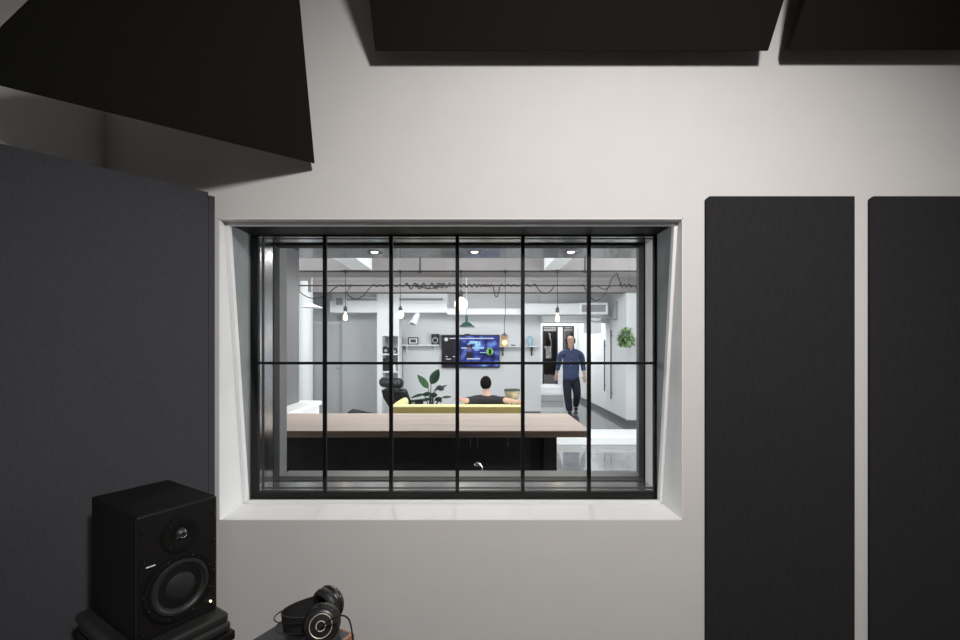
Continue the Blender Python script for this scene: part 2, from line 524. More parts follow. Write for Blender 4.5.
# black steel grid frame
GL, GR, GT, GB = X(257.8, GY), X(654.3, GY), Z(236, GY), Z(491.5, GY)
b = NB()
for (x0, x1, z0, z1) in ((HL, GL, HB, HT), (GR, HR, HB, HT), (GL, GR, HB, GB), (GL, GR, GT, HT)):
    box(b, x0, x1, GY, GY+0.022, z0, z1)
struct('window_frame', b, M['steel'], win)
for px in (324.7, 391, 457.3, 522.8, 589):
    b = NB(); c = X(px, GY); box(b, c-.0088, c+.0088, GY-.004, GY+.012, GB, GT, 0.001); struct('muntin', b, M['steel'], win)
b = NB(); c = Z(363.2, GY); box(b, GL, GR, GY-.003, GY+.02, c-.0062, c+.0062, 0.001); struct('muntin', b, M['steel'], win)
# metal liner with a black gasket, the second pane, the dark inner frame and the third pane
GR2 = .873
def ring(bm, y0, y1, out=0.03, L=GL, R=GR2, T=GT, B=GB):
    box(bm, L-out, L, y0, y1, B-out, T+out); box(bm, R, R+out, y0, y1, B-out, T+out)
    box(bm, L, R, y0, y1, B-out, B); box(bm, L, R, y0, y1, T, T+out)
b = NB(); ring(b, GY+.022, 2.196); ring(b, 2.226, 2.322); struct('window_liner', b, M['liner'], win)
b = NB(); ring(b, 2.196, 2.226); struct('window_gasket', b, M['inner'], win)
b = NB(); box(b, GL-.01, GR2+.01, 2.208, 2.214, GB-.01, GT+.01); struct('window_pane', b, M['glass'], win)
b = NB(); ring(b, 2.322, 2.392, .04, GL+.003, GR2-.012, GT-.008, GB+.004); struct('window_inner_frame', b, M['inner'], win)
b = NB(); box(b, GL-.01, GR2+.01, 2.354, 2.36, GB-.01, GT+.01); struct('window_pane', b, M['glass'], win)
b = NB(); box(b, FL, FR, 2.392, D1+.03, FB-.03, FB+.002, 0.002); struct('window_sill', b, M['sill'], win)

# ------------------------------------------------------------------ the lounge's shell
LL, LR = -4.3, 3.55
b = NB(); box(b, LL, LR, D1, 14.6, -0.1, 0); struct('floor_lounge', b, M['concrete'])
b = NB(); box(b, LL, LR, D1, 14.6, 3.0, 3.1); struct('ceiling_lounge', b, M['beam'])
b = NB(); box(b, LL-.1, LL, D1, 14.6, 0, 3.1); struct('wall_lounge_left', b, M['white'])
b = NB(); box(b, LR, LR+.1, D1, 14.6, 0, 3.1); struct('wall_lounge_right', b, M['white'])
b = NB(); box(b, LL, LR, D1, 4.97, 2.45, 3.0); struct('ceiling_soffit', b, M['soffit'])
TV = 9.75
xl, xr = X(398, TV), X(541, TV)
b = NB(); box(b, xl-.02, xr, TV, TV+.15, 0, 3.0); struct('wall_back', b, M['tvwall'])
b = NB(); box(b, X(342, TV), xl-.02, TV, TV+.15, 0, 3.0); struct('wall_back_grey', b, M['grey_wall'])
# set-back door wall beyond
b = NB(); box(b, LL, X(342, TV), TV+.12, TV+.27, 0, 3.0); struct('wall_back_door', b, M['grey_wall'])
d = struct_root('door_1', (X(327, TV), TV+.1, 0))
b = NB(); box(b, X(313, TV), X(341.5, TV), TV+.085, TV+.12, 0, Z(323.6, TV)); struct('door_leaf', b, M['grey_wall'], d)
b = NB()
zt = Z(323.6, TV)
box(b, X(312.3, TV), X(342.2, TV), TV+.07, TV+.12, zt, zt+.05); box(b, X(341, TV), X(342.2, TV), TV+.07, TV+.12, 0, zt)
struct('door_frame', b, M['tvwall'], d)
b = NB(); tube(b, [(X(338, TV), TV+.07, 1.0), (X(335, TV), TV+.06, 1.0)], .012); struct('door_handle', b, M['silver'], d)
# round white column
b = NB(); lathe(b, [(0.0, 0), (.125, 0), (.125, 3.0), (0, 3.0)], Matrix.Translation((X(306, 8.6), 8.6, 0)), 32); struct('column_white', b, M['white'], smooth=True)
# bookshelf niche block
NY = 9.27
b = NB()
box(b, X(377, NY), X(382.2, NY), NY, TV, 0, 3.0)
box(b, X(382.2, NY), X(398, NY)+.02, NY, TV, Z(336, NY), 3.0)
box(b, X(382.2, NY), X(398, NY)+.02, TV-.06, TV, 0, Z(336, NY))
box(b, X(398, NY), X(398, NY)+.02, NY, TV, 0, Z(336, NY))
struct('wall_niche', b, M['white'])
# beams, ducts and bulkheads
b = NB(); box(b, LL, LR, 6.0, 6.44, Z(272.5, 6.0), 3.0); struct('ceiling_beam', b, M['beam'])
b = NB(); box(b, LL, LR, 8.5, 8.8, Z(292, 8.5), 3.0); box(b, LL, LR, 8.47, 8.5, Z(281, 8.5), Z(281, 8.5)+.12); struct('ceiling_beam_far', b, M['beam'])
b = NB(); box(b, X(352, 6), X(372, 6), 4.97, 6.0, Z(270, 6), 3.0); struct('trim_1', b, M['white'])
b = NB(); box(b, X(544, 6), X(559, 6), 4.97, 6.0, Z(270, 6), 3.0); struct('trim_2', b, M['white'])
BH = 9.3
b = NB(); box(b, X(330, BH), X(447, BH), BH, TV, Z(312.5, BH), Z(301, BH)); box(b, X(330, BH), X(447, BH), BH+.12, TV, Z(301, BH), 3.0); struct('trim_3', b, M['white'])
b = NB(); box(b, X(447, BH), xr, BH, TV, Z(314.5, BH), Z(308.5, BH)); struct('trim_4', b, M['white'])
# corridor: lintel, walls, glazed end wall with steps
CR = 2.85
b = NB(); box(b, xr, CR, TV, TV+.2, Z(323, TV), 3.0); struct('wall_lintel', b, M['white'])
b = NB(); box(b, X(590, 9.2), X(601.5, 9.2), 9.2, TV, Z(333, 9.2), Z(315, 9.2)); box(b, xr, X(590, 9.2), 9.5, TV, Z(322, 9.5), Z(315, 9.5)); struct('trim_5', b, M['white'])
b = NB(); box(b, CR, LR, 8.58, 12.9, 0, 3.0); struct('wall_corridor', b, M['white'])
b = NB(); box(b, xr-.15, xr, TV+.15, 12.9, 0, 3.0); struct('wall_corridor_inner', b, M['white'])
EY = 12.75
ox0, ox1 = X(542.5, EY), X(573.8, EY)
ot, ob = Z(326, EY), Z(384, EY)
b = NB()
box(b, xr, ox0, EY, EY+.15, 0, 3.0); box(b, ox1, CR, EY, EY+.15, 0, 3.0); box(b, ox0, ox1, EY, EY+.15, ot, 3.0); box(b, ox0, ox1, EY, EY+.15, 0, ob)
struct('wall_end', b, M['white'])
b = NB(); box(b, LL, LR, 14.5, 14.6, 0, 3.0); struct('wall_far', b, M['backroom'])
b = NB(); box(b, CR+.7, LR+.0, 12.9, 14.5, 0, 3.0); struct('wall_far_side', b, M['backroom'])
w2 = struct_root('window_2', (2.3, EY, ob))
b = NB()
for x0, x1 in ((542.5, 543.6), (556.5, 557.6), (562.8, 564), (573, 573.8)):
    box(b, X(x0, EY), X(x1, EY), EY-.02, EY+.06, ob, ot)
box(b, ox0, ox1, EY-.02, EY+.06, ot-.03, ot)
struct('window_frame', b, M['black'], w2)
b = NB(); box(b, X(557.6, EY), X(562.8, EY), EY-.01, EY+.05, ob, ot); struct('window_post', b, M['tvwall'], w2)
b = NB(); box(b, X(543.6, EY), X(556.5, EY), EY+.02, EY+.026, ob, ot); struct('window_pane', b, M['glass'], w2)
b = NB(); box(b, X(564, EY), X(573, EY), EY+.02, EY+.026, ob, ot); struct('window_pane', b, M['glass'], w2)
lamp('back_room_lamp', 'AREA', (2.2, 13.9, 2.9), (2.2, 13.9, 0), 40, (1, .97, .95), shape='SQUARE', size=0.8)
# two shallow steps under it
b = NB(); box(b, xr+.01, X(562, 12.4), 12.15, EY, 0, .17, .004); struct('floor_step', b, M['backroom'])
b = NB(); box(b, xr+.01, X(562, 12.4), 12.45, EY, .17, .34, .004); struct('floor_step_upper', b, M['white'])
# baseboards
b = NB(); box(b, CR-.015, CR, 8.58, EY, 0, .10); struct('baseboard_corridor', b, M['base'])
b = NB(); box(b, CR-.015, LR, 8.565, 8.58, 0, .085); struct('baseboard_corridor_end', b, M['base'])
b = NB(); box(b, xl, xr, TV-.015, TV, 0, .08); struct('baseboard_back', b, M['base'])
# doors along the corridor with long pulls
for k, (px, y0, y1, yy) in enumerate(((604.5, 340, 391, 9.84), (611.2, 330, 399, 9.37))):
    d = struct_root('door_%d' % (k+2), (CR, yy, 0))
    b = NB(); box(b, CR-.012, CR, yy-.05 if k else yy-.02, yy+.42 if k else yy+.95, 0.105, 2.3); struct('door_leaf', b, M['white'], d)
    b = NB()
    z0, z1 = Z(y1, yy), Z(y0, yy)
    tube(b, [(CR-.05, yy, z0), (CR-.05, yy, z1)], .013)
    for z in (z0+.12, z1-.12): tube(b, [(CR-.05, yy, z), (CR-.005, yy, z)], .008)
    struct('door_handle', b, M['darkgrey'], d)

# ------------------------------------------------------------------ acoustic panels in the control room
def slab(name, pts, thick, m, label, bev=0.006, group=None):
    b = NB(); prism(b, pts, thick, bev)
    o = obj(name, b, m)
    return tag(o, label, 'acoustic panel', group)

# panels flat on the wall beside the window: two-foot boards with a clipped top corner
PY = 1.886
for (p0, p1, lab) in ((706, 855, 'tall charcoal cloth acoustic panel on the white wall, next to the window'),
                      (870, 1020, 'tall charcoal cloth acoustic panel one narrow gap further from the window, cut by the frame')):
    x0, x1, zt, zb = X(p0, PY), X(p1, PY), Z(196, PY), 0.20
    root = thing('acoustic_panel', lab, 'acoustic panel', ((x0+x1)/2, D0, zb), group='wall acoustic panels')
    b = NB()
    prism(b, [(x0, PY, zb), (x1, PY, zb), (x1, PY, zt), (x0+.016, PY, zt), (x0, PY, zt-.012)], (0, .010, 0), .002)
    obj('cloth_cover', b, M['cloth'], root)
    b = NB()
    box(b, x0+.02, x1-.02, PY+.010, D0-.0005, zb+.02, zt-.03)
    obj('backing_board', b, M['black'], root)

# bass trap standing across the corner by the window
r1 = Vector((X(215, 1.85), 1.85, 0))
dl = Vector((-math.sin(math.radians(40.2)), -math.cos(math.radians(40.2)), 0))
nl = Vector((-dl.y, dl.x, 0))         # towards the corner
if nl.y < 0: nl = -nl
ztp = Z(196.5, 1.85)
root = thing('bass_trap', 'big slate cloth bass trap standing across the corner behind the loudspeaker', 'acoustic panel', (r1.x+dl.x*.35, r1.y+dl.y*.35, 0))
b = NB()
a0 = r1+dl*0.024; a1 = r1+dl*0.655
prism(b, [a0, a1, a1+Vector((0, 0, ztp+.012)), a0+Vector((0, 0, ztp+.012))], nl*.02, .003)
obj('cloth_cover', b, M['cloth_blue'], root)
b = NB()
a2 = r1
prism(b, [a2, a0, a0+Vector((0, 0, ztp)), a2+Vector((0, 0, ztp))], nl*.018, .002)
obj('edge_strip', b, M['cloth_blue'], root)

# slabs hung across the wall-to-ceiling corner
def ceiling_slab(pL, pR, py, Yb, lab, ext, left_px=None, right_px=None):
    zb = Z(py, Yb)
    ang = math.radians(55)
    up = Vector((0, -math.cos(ang), math.sin(ang)))
    n = Vector((0, math.sin(ang), math.cos(ang)))
    A = Vector((X(pL, Yb), Yb, zb)); B = Vector((X(pR, Yb), Yb, zb))
    root = thing('ceiling_bass_trap', lab, 'acoustic panel', (A+B)/2, group='slabs across the ceiling corner')
    b = NB(); prism(b, [A, B, B+up*ext, A+up*ext], n*.04, .004)
    obj('cloth_cover', b, M['cloth_side'], root)
    for t in (.2, .8):
        q = A.lerp(B, t)+up*ext*.93+n*.04
        b = NB(); tube(b, [q, Vector((q.x, q.y, CEIL))], .004, 6)
        obj('hanger', b, M['steel'], root)
ceiling_slab(375, 768.5, 51, 1.82, 'long black acoustic slab tilted above the window', .70)
ceiling_slab(789, 1100, 50, 1.82, 'black acoustic slab tilted above the two wall panels', .70)
# the corner one
Yc = 1.86
P0 = at(315, 164, Yc)
db = Vector((-math.sin(math.radians(51.4)), -math.cos(math.radians(51.4)), 0))
nr = Vector((-db.y, db.x, 0))
if nr.y > 0: nr = -nr                       # into the room
phi = math.radians(57)
ev = nr*math.cos(phi)+Vector((0, 0, math.sin(phi)))
pn = db.cross(ev).normalized()
cpos = Vector((0, 0, EYE))
def onplane(px, py):
    d = Vector(((px-VX)/F, 1, -(py-VY)/F))
    t = (P0-cpos).dot(pn)/d.dot(pn)
    return cpos+d*t
q = [onplane(315, 164), onplane(-22, 80.5), onplane(0, 27), onplane(80, -50), onplane(293, -76)]
root = thing('corner_bass_trap', 'huge black tilted acoustic slab hung in the corner over the bass trap', 'acoustic panel', q[0])
bk = -pn if pn.y < 0 else pn
b = NB(); prism(b, q, bk*.04, .004); obj('cloth_cover', b, M['cloth_side'], root)
for k in (3, 4):
    h = q[k].lerp(q[0], .12)+bk*.04
    b = NB(); tube(b, [h, Vector((h.x, h.y, CEIL))], .004, 6)
    obj('hanger', b, M['steel'], root)

# ------------------------------------------------------------------ near loudspeaker on its stand
Y1 = 1.46
SW, SH, SD = 0.222, 0.362, 0.324
th = math.atan((765-475)/F)
Rv = Vector((math.sin(th), math.cos(th), 0)); Iv = Vector((-math.cos(th), math.sin(th), 0))
tr = at(217.3, 495.5, Y1)
org = tr-Rv*SW-Vector((0, 0, SH))           # front lower corner of the cabinet
def frame(o, xa, ya):
    m = Matrix.Identity(4)
    za = xa.cross(ya)
    for i in range(3):
        m[i][0] = xa[i]; m[i][1] = ya[i]; m[i][2] = za[i]; m[i][3] = o[i]
    return m
SM = frame(org, Rv, Iv)
spk = thing('studio_loudspeaker', 'black studio loudspeaker with a lit green lamp beside the window', 'speaker', mtx=SM)
b = NB(); box(b, 0, SW, .016, SD, 0, SH, .003); obj('cabinet', b, M['spk'], spk, local=True)
b = NB(); box(b, 0, SW, 0, .016, 0, SH, .006); obj('baffle', b, M['spk_top'], spk, local=True)
def faceM(x, z, y=0.0): return Matrix.Translation((x, y, z)) @ Matrix.Rotation(math.pi/2, 4, 'X')   # +Z of the lathe looks out of the baffle
wx, wz = .1125, .119
tx, tz = .115, .277
b = NB(); lathe(b, [(.099, -.001), (.099, .004), (.092, .006), (.082, .004), (.082, -.001)], faceM(wx, wz), 48)
wo = obj('woofer', b, M['spk'], spk, smooth=True, local=True)
b = NB(); lathe(b, [(.082, .002), (.078, .008), (.071, .008), (.066, .003)], faceM(wx, wz), 48); obj('surround', b, M['rubber'], wo, smooth=True, local=True)
b = NB(); lathe(b, [(.066, .003), (.055, -.003), (.046, -.008)], faceM(wx, wz, .0), 48)
for v in b.verts: v.co.y = min(v.co.y, -0.0005) if False else v.co.y
obj('cone', b, M['cone'], wo, smooth=True, local=True)
b = NB(); lathe(b, [(.047, -.009), (.043, -.001), (.028, .006), (0, .009)], faceM(wx, wz), 32); obj('dust_cap', b, M['cone'], wo, smooth=True, local=True)
b = NB(); lathe(b, [(.094, .0035), (.0955, .0065), (.097, .0035)], faceM(wx, wz), 48); obj('trim_ring', b, M['screw'], wo, smooth=True, local=True)
b = NB(); lathe(b, [(.054, -.001), (.054, .003), (.050, .004), (.026, .0035), (.021, .001), (.018, .001)], faceM(tx, tz), 40)
tw = obj('tweeter', b, M['spk'], spk, smooth=True, local=True)
b = NB(); lathe(b, [(.017, .001), (.014, .006), (.008, .009), (0, .010)], faceM(tx, tz), 24); obj('dome', b, M['rubber'], tw, smooth=True, local=True)
b = NB()
for k in range(3):
    a = math.radians(90+k*120)
    tube(b, [(tx+.02*math.cos(a), -.004, tz+.02*math.sin(a)), (tx+.008*math.cos(a), -.013, tz+.008*math.sin(a))], .0014, 6)
lathe(b, [(.008, .012), (.0095, .0135), (.011, .012)], faceM(tx, tz), 20)
obj('dome_guard', b, M['silver'], tw, local=True)
def screw(x, z, r=.0035):
    b = NB(); lathe(b, [(r, -.001), (r, .006), (r*.6, .0072), (0, .0072)], faceM(x, z), 10); obj('screw', b, M['screw'], spk, local=True)
for k in range(8):
    a = math.radians(22.5+45*k); screw(wx+.090*math.cos(a), wz+.090*math.sin(a), .0032)
for k in range(4):
    a = math.radians(45+90*k); screw(tx+.046*math.cos(a), tz+.046*math.sin(a), .003)
for x in (.014, SW-.014):
    for z in (.012+.01, SH*.36, SH*.63, SH-.05): screw(x, z, .003)
b = NB(); lathe(b, [(.003, -.001), (.003, .004), (0, .005)], faceM(SW-.022, .034), 12); obj('power_lamp', b, M['led'], spk, local=True, label='lit yellow-green power lamp')
b = NB(); box(b, .022, .046, -.002, .002, .210, .213); obj('maker_badge', b, M['white'], spk, local=True)
# stand: padded top block on a post
st = thing('speaker_stand', 'black padded speaker stand carrying the studio loudspeaker', 'stand', mtx=frame(Vector((org.x, org.y, 0)), Rv, Iv))
zt = org.z
b = NB(); box(b, -.035, SW+.012, -.050, SD+.03, zt-.032, zt, .012, 4); obj('top_pad', b, M['rubber'], st, local=True)
b = NB(); box(b, -.028, SW+.017, -.056, SD+.025, zt-.062, zt-.028, .014, 4); obj('middle_pad', b, M['rubber'], st, local=True)
b = NB(); box(b, -.03, SW+.023, -.064, SD+.03, zt-.088, zt-.06, .004); obj('top_plate', b, M['spk_top'], st, local=True)
b = NB(); box(b, .05, SW-.05, .06, SD-.08, .03, zt-.086, .01); obj('post', b, M['spk'], st, local=True)
b = NB(); box(b, -.05, SW+.05, -.06, SD+.04, 0, .03, .006); obj('base_plate', b, M['spk'], st, local=True)

# ------------------------------------------------------------------ small side table with headphones
TZ = .725
Bk = Vector((X(300, 1.327), 1.327, 0))
ta = Vector((.868, -.496, 0)); tb = Vector((.496, .868, 0))
TM = frame(Bk, ta, tb)
tab = thing('side_table', 'slate-topped side table with walnut edging under the headphones', 'table', mtx=TM)
TWd, TLn = .215, .50
b = NB(); box(b, 0, TWd-.010, -TLn+.01, -.004, TZ-.018, TZ, .001); obj('tabletop', b, M['slate'], tab, local=True)
b = NB()
box(b, TWd-.011, TWd, -TLn, 0, TZ-.03, TZ+.0015, .001); pass
box(b, 0, TWd, -.005, 0, TZ-.03, TZ+.001, .001); box(b, 0, TWd, -TLn, -TLn+.011, TZ-.03, TZ+.0015, .001)
obj('wood_edging', b, M['wood_edge'], tab, local=True)
for x in (.012, TWd-.042):
    for y in (-.035, -TLn+.012):
        b = NB(); box(b, x, x+.03, y, y+.025, 0, TZ-.018, .002); obj('leg', b, M['wood_edge'], tab, local=True)

CF = at(321.5, 624.3, 1.17); CB = at(331.5, 606.0, 1.285)
CF.z = max(CF.z, TZ+.0495); CB.z = max(CB.z, TZ+.0515)
hp = thing('headphones', 'black studio headphones with gold rings lying on the side table', 'headphones', ((CF+CB)/2).xy.to_3d()+Vector((0, 0, TZ)))
axf = Vector((.20, -.93, .30)).normalized()
axb = Vector((.50, .80, .10)).normalized()
for c, ax, nm in ((CF, axf, 'front'), (CB, axb, 'back')):
    b = NB(); lathe(b, [(0, -.012), (.040, -.012), (.044, -.004), (.043, .006), (.036, .014), (.030, .016), (0, .016)], axis_mtx(c, ax), 36)
    cup = obj('ear_cup', b, M['plastic'], hp, smooth=True)
    b = NB(); lathe(b, [(.026, -.030), (.036, -.034), (.045, -.028), (.047, -.018), (.043, -.010), (.026, -.011)], axis_mtx(c, ax), 36); obj('ear_pad', b, M['leather'], cup, smooth=True)
    b = NB(); lathe(b, [(.0285, .0155), (.0285, .0172), (.0277, .0178), (.0268, .0172), (.0268, .0155)], axis_mtx(c, ax), 36); obj('gold_ring', b, M['gold'], cup, smooth=True)
    b = NB(); lathe(b, [(.0125, .0155), (.0125, .018), (.0105, .018), (.0105, .0155)], axis_mtx(c, ax), 28); obj('badge_ring', b, M['gold'], cup, smooth=True)
    b = NB()
    mm = axis_mtx(c, ax)
    for a in (-.12, .12):   # a rim highlight clip
        pass
    lathe(b, [(.0445, -.004), (.0462, -.001), (.0445, .003)], mm, 36)
    obj('rim', b, M['screw'], cup, smooth=True)
# headband: leather strap and two thin steel bows, lying towards the speaker
mid = (CF+CB)/2
U = (CB-CF); hw = U.length/2; U.normalize()
Lb = Vector((-.93, -.20, -.12)); Lb = (Lb-U*Lb.dot(U)).normalized()
Wv = U.cross(Lb).normalized()
def arc(rl, rw, n=25, a0=-8, a1=188):
    return [mid+U*(math.cos(math.radians(a0+(a1-a0)*k/(n-1)))*rw)+Lb*(math.sin(math.radians(a0+(a1-a0)*k/(n-1)))*rl) for k in range(n)]
b = NB()
inner = arc(.112, hw*.98, a0=12, a1=168); 
rows = []
for p in inner:
    nrm = (p-mid).normalized()
    rows.append([b.verts.new(p+Wv*s*.024+nrm*t) for s, t in ((-1, 0), (1, 0), (1, .004), (-1, .004))])
for a, c in zip(rows, rows[1:]):
    for k in range(4): b.faces.new((a[k], a[(k+1) % 4], c[(k+1) % 4], c[k]))
b.faces.new(rows[0]); b.faces.new(rows[-1][::-1])
obj('head_strap', b, M['leather'], hp, smooth=True)
for s in (-1, 1):
    b = NB(); tube(b, [p+Wv*s*.013 for p in arc(.135, hw*1.12)], .0016, 6); obj('steel_bow', b, M['screw'] if s > 0 else M['plastic'], hp, smooth=True)
b = NB()
cpts = [CF+axf*.017+Vector((-.03, -.005, -.022)), CF+axf*.022+Vector((-.005, 0, -.006)), at(331, 619.5, 1.13), at(338, 616, 1.13), at(344, 615.8, 1.13), at(348.5, 619, 1.13), at(351, 626, 1.13), at(352.5, 636, 1.13), at(354, 650, 1.13), at(358, 690, 1.13), at(362, 740, 1.12)]
sm = []
for i in range(len(cpts)-1):
    p0 = cpts[max(0, i-1)]; p1 = cpts[i]; p2 = cpts[i+1]; p3 = cpts[min(len(cpts)-1, i+2)]
    for k in range(5):
        t = k/5
        sm.append(0.5*((2*p1)+(p2-p0)*t+(2*p0-5*p1+4*p2-p3)*t*t+(3*p1-p0-3*p2+p3)*t**3))
sm.append(cpts[-1])
tube(b, sm, .0021, 8)
obj('audio_cable', b, M['cable'], hp, smooth=True)

# ------------------------------------------------------------------ the bar counter behind the window
CZ = .92
cf, cb = 3.07, 3.86
cx1 = X(591, cf)
ctr = thing('bar_counter', 'pale oak topped bar counter with black base just behind the window', 'counter', (-.6, 3.4, 0))
b = NB(); box(b, -2.3, cx1, cf+.004, cb, CZ-.044, CZ, .002); obj('worktop', b, M['oak'], ctr)
b = NB(); box(b, -2.3, cx1-.001, cf, cf+.004, CZ-.044, CZ-.001); obj('edge_band', b, M['oak_edge'], ctr)
b = NB(); box(b, -2.25, X(530, 3.2), 3.2, 3.7, 0, CZ-.044); obj('base_cabinet', b, M['counter'], ctr)
b = NB(); box(b, X(543, 3.2), X(556, 3.2), 3.17, 3.7, 0, CZ-.044); box(b, X(530, 3.2), X(543, 3.2), 3.24, 3.7, 0, CZ-.044); obj('end_panel', b, M['black'], ctr)
for px in (470.5, 477.5, 508):  # pale strips standing in for reflections on the base, shaped as hooks
    b = NB(); xx = X(px, 3.19)
    tube(b, [(xx, 3.185, CZ-.045), (xx, 3.185, CZ-.115), (xx, 3.165, CZ-.125), (xx, 3.155, CZ-.112)], .003, 6); obj('reflection_strip', b, M['grille'], ctr)

# white side counter and the grey pier standing on it
sc = thing('side_counter', 'white side counter carrying the grey partition panel', 'counter', (-1.9, 4.6, 0))
b = NB(); box(b, -2.35, -1.60, 3.88, 4.75, CZ-.04, CZ, .003); obj('worktop', b, M['white'], sc)
b = NB(); box(b, -2.32, -1.62, 3.9, 4.73, 0, CZ-.04); obj('base_cabinet', b, M['white'], sc)
b = NB(); box(b, -2.1, -1.79, 4.0, 4.63, CZ, 2.45, .002)
tag(obj('partition_panel', b, M['pier']), 'grey upright partition panel at the edge of the view through the window', 'partition')
# low sink counter under the far sill with the tap showing above it
sk = thing('sink_counter', 'dark low sink counter under the lounge side of the window', 'counter', (0, 2.8, 0))
b = NB(); box(b, -.5, .55, 2.56, 2.98, .56, .60, .003); obj('worktop', b, M['darkgrey'], sk)
b = NB(); box(b, -.48, .53, 2.58, 2.96, 0, .56); obj('base_cabinet', b, M['counter'], sk)
tp = thing('faucet', 'small chrome tap peeping over the window sill before the black counter', 'faucet', (X(481, 2.84), 2.84, .60))
b = NB()
xx = X(482.3, 2.84)
tube(b, [(xx, 2.84, .6), (xx, 2.84, .70), (xx-.002, 2.84, .735), (xx-.012, 2.84, .757), (xx-.026, 2.84, .762)], .0055, 10)
obj('neck', b, M['chrome'], tp, smooth=True)
b = NB(); ball(b, (xx-.030, 2.84, .752), .022, .018, .014, 3); obj('spray_head', b, M['chrome'], tp, smooth=True)

# low white platform on the lounge floor
b = NB(); box(b, .85, 3.5, 6.83, 7.5, 0, .112, .006)
tag(obj('low_platform', b, M['white']), 'low white platform on the shiny floor beyond the counter end', 'platform')

# ------------------------------------------------------------------ soffit downlights
dl0 = None
for px, lab in ((374.5, 'recessed round downlight above the first hanging bulb'), (474.5, 'recessed round downlight in the soffit between the other two'), (571, 'recessed round downlight above the corridor side')):
    xx = X(px, 4.65)
    if dl0 is None:
        dl0 = thing('ceiling_downlight', lab, 'light', (xx, 4.65, 2.45), group='soffit downlights')
        b = NB(); lathe(b, [(.036, .002), (.074, -.006), (.078, 0), (.078, .004), (.036, .004)], Matrix.Translation((xx, 4.65, 2.45)), 28); obj('trim_ring', b, M['darkgrey'], dl0, smooth=True)
        b = NB(); lathe(b, [(0, -.012), (.024, -.010), (.036, -.002), (.036, .004), (0, .004)], Matrix.Translation((xx, 4.65, 2.45)), 28); obj('lamp_lens', b, M['downlight'], dl0, smooth=True)
    else:
        copy_thing(dl0, Matrix.Translation((xx, 4.65, 2.45)), lab)
    lamp('downlight_lamp', 'SPOT', (xx, 4.65, 2.42), (xx, 4.65, 0), 60, (1, .96, .90), spot_size=math.radians(165), spot_blend=.5, shadow_soft_size=.05)

# ------------------------------------------------------------------ pipes, cables and hanging bulbs
HYY = 5.4
pz = Z(271.3, HYY)
pp = thing('conduit_pipe', 'dark horizontal steel pipe hung under the lounge ceiling carrying the bulbs', 'pipe', (0, HYY, pz))
b = NB(); tube(b, [(LL, HYY, pz), (LR, HYY, pz)], .0125, 10); obj('pipe_run', b, M['pipe'], pp, smooth=True)
for px in (420, 585):
    b = NB(); tube(b, [(X(px, HYY), HYY, pz), (X(px, HYY), HYY, 3.0)], .010, 8); lathe(b, [(.0125, -.02), (.021, -.02), (.021, .02), (.0125, .02)], Matrix.Translation((X(px, HYY), HYY, pz)) @ Matrix.Rotation(math.pi/2, 4, 'Y'), 12); obj('pipe_hanger', b, M['pipe'], pp)
rz = Z(285, HYY)
b = NB(); tube(b, [(LL, HYY+.05, rz), (LR, HYY+.05, rz)], .009, 8)
tag(obj('cord_rail', b, M['pipe'], smooth=True), 'thin straight steel rail running under the steel pipe', 'rail')
# black cable wrapped along the rail with swags
pts = []
xa, xb = X(299, HYY), X(636, HYY)
def rail(px0, px1, amp, freq, y0=285.0):
    n = max(4, int((px1-px0)*1.2))
    return [Vector((X(px0+(px1-px0)*k/n, HYY), HYY+.05+.012*math.cos(freq*k), Z(y0, HYY)+amp*math.sin(freq*k))) for k in range(n)]
def swag(px0, py0, px1, py1, dip):
    n = 14
    return [at(px0+(px1-px0)*k/n, (py0+(py1-py0)*k/n)+dip*(1-(2*k/n-1)**2), HYY+.02) for k in range(n)]
pts += swag(292, 284, 337, 285, 14)
pts += rail(337, 352, .012, .9)
pts += swag(336, 274, 371, 285, 19)[4:]
pts += rail(371, 412, .013, .8)
pts += rail(412, 420, .02, 1.4)+swag(420, 286, 440, 285, 3)
pts += rail(430, 452, .03, .9)+rail(452, 478, .022, 1.0)+rail(478, 493, .02, 1.7)
pts += swag(493, 285, 500, 285, 12)+rail(500, 535, .014, .8)
pts += swag(535, 284, 555, 285, 9)+rail(555, 583, .006, .7)
pts += swag(583, 284, 614, 272, 22)
pts += swag(617, 273, 622, 285, 1)+rail(620, 634, .022, 1.2)
pts += swag(634, 285, 645, 296, 1)
b = NB(); tube(b, pts, .0062, 6)
tag(obj('festoon_cord', b, M['cable'], smooth=True), 'tangled black cable wrapped and looped along the thin rail', 'cable')
b = NB(); tube(b, rail(404, 444, .036, .62, 285.5), .0068, 6)
tag(obj('festoon_cord', b, M['cable'], smooth=True), 'second twist of black cable knotted on the rail above the round bulb', 'cable')
b = NB(); tube(b, rail(592, 613, .02, .30, 287), .006, 6)
tag(obj('festoon_cord', b, M['cable'], smooth=True), 'loose zigzag of black cable on the rail above the hanging fern', 'cable')

def socket(root, x, y, z0, z1, cord_pts, m=M['cable']):
    b = NB(); tube(b, cord_pts, .0036, 6); obj('cord', b, M['cable'], root, smooth=True)
    b = NB(); h = z1-z0; lathe(b, [(0, h), (.008, h), (.012, h*.75), (.022, h*.6), (.023, 0), (0, 0)], Matrix.Translation((x, y, z0)), 16); obj('socket', b, M['black'], root, smooth=True)
    b = NB(); lathe(b, [(.0125, -.012), (.020, -.012), (.020, .012), (.0125, .012)], Matrix.Translation((x, y, pz)) @ Matrix.Rotation(math.pi/2, 4, 'Y'), 12); obj('cord_clip', b, M['cable'], root)

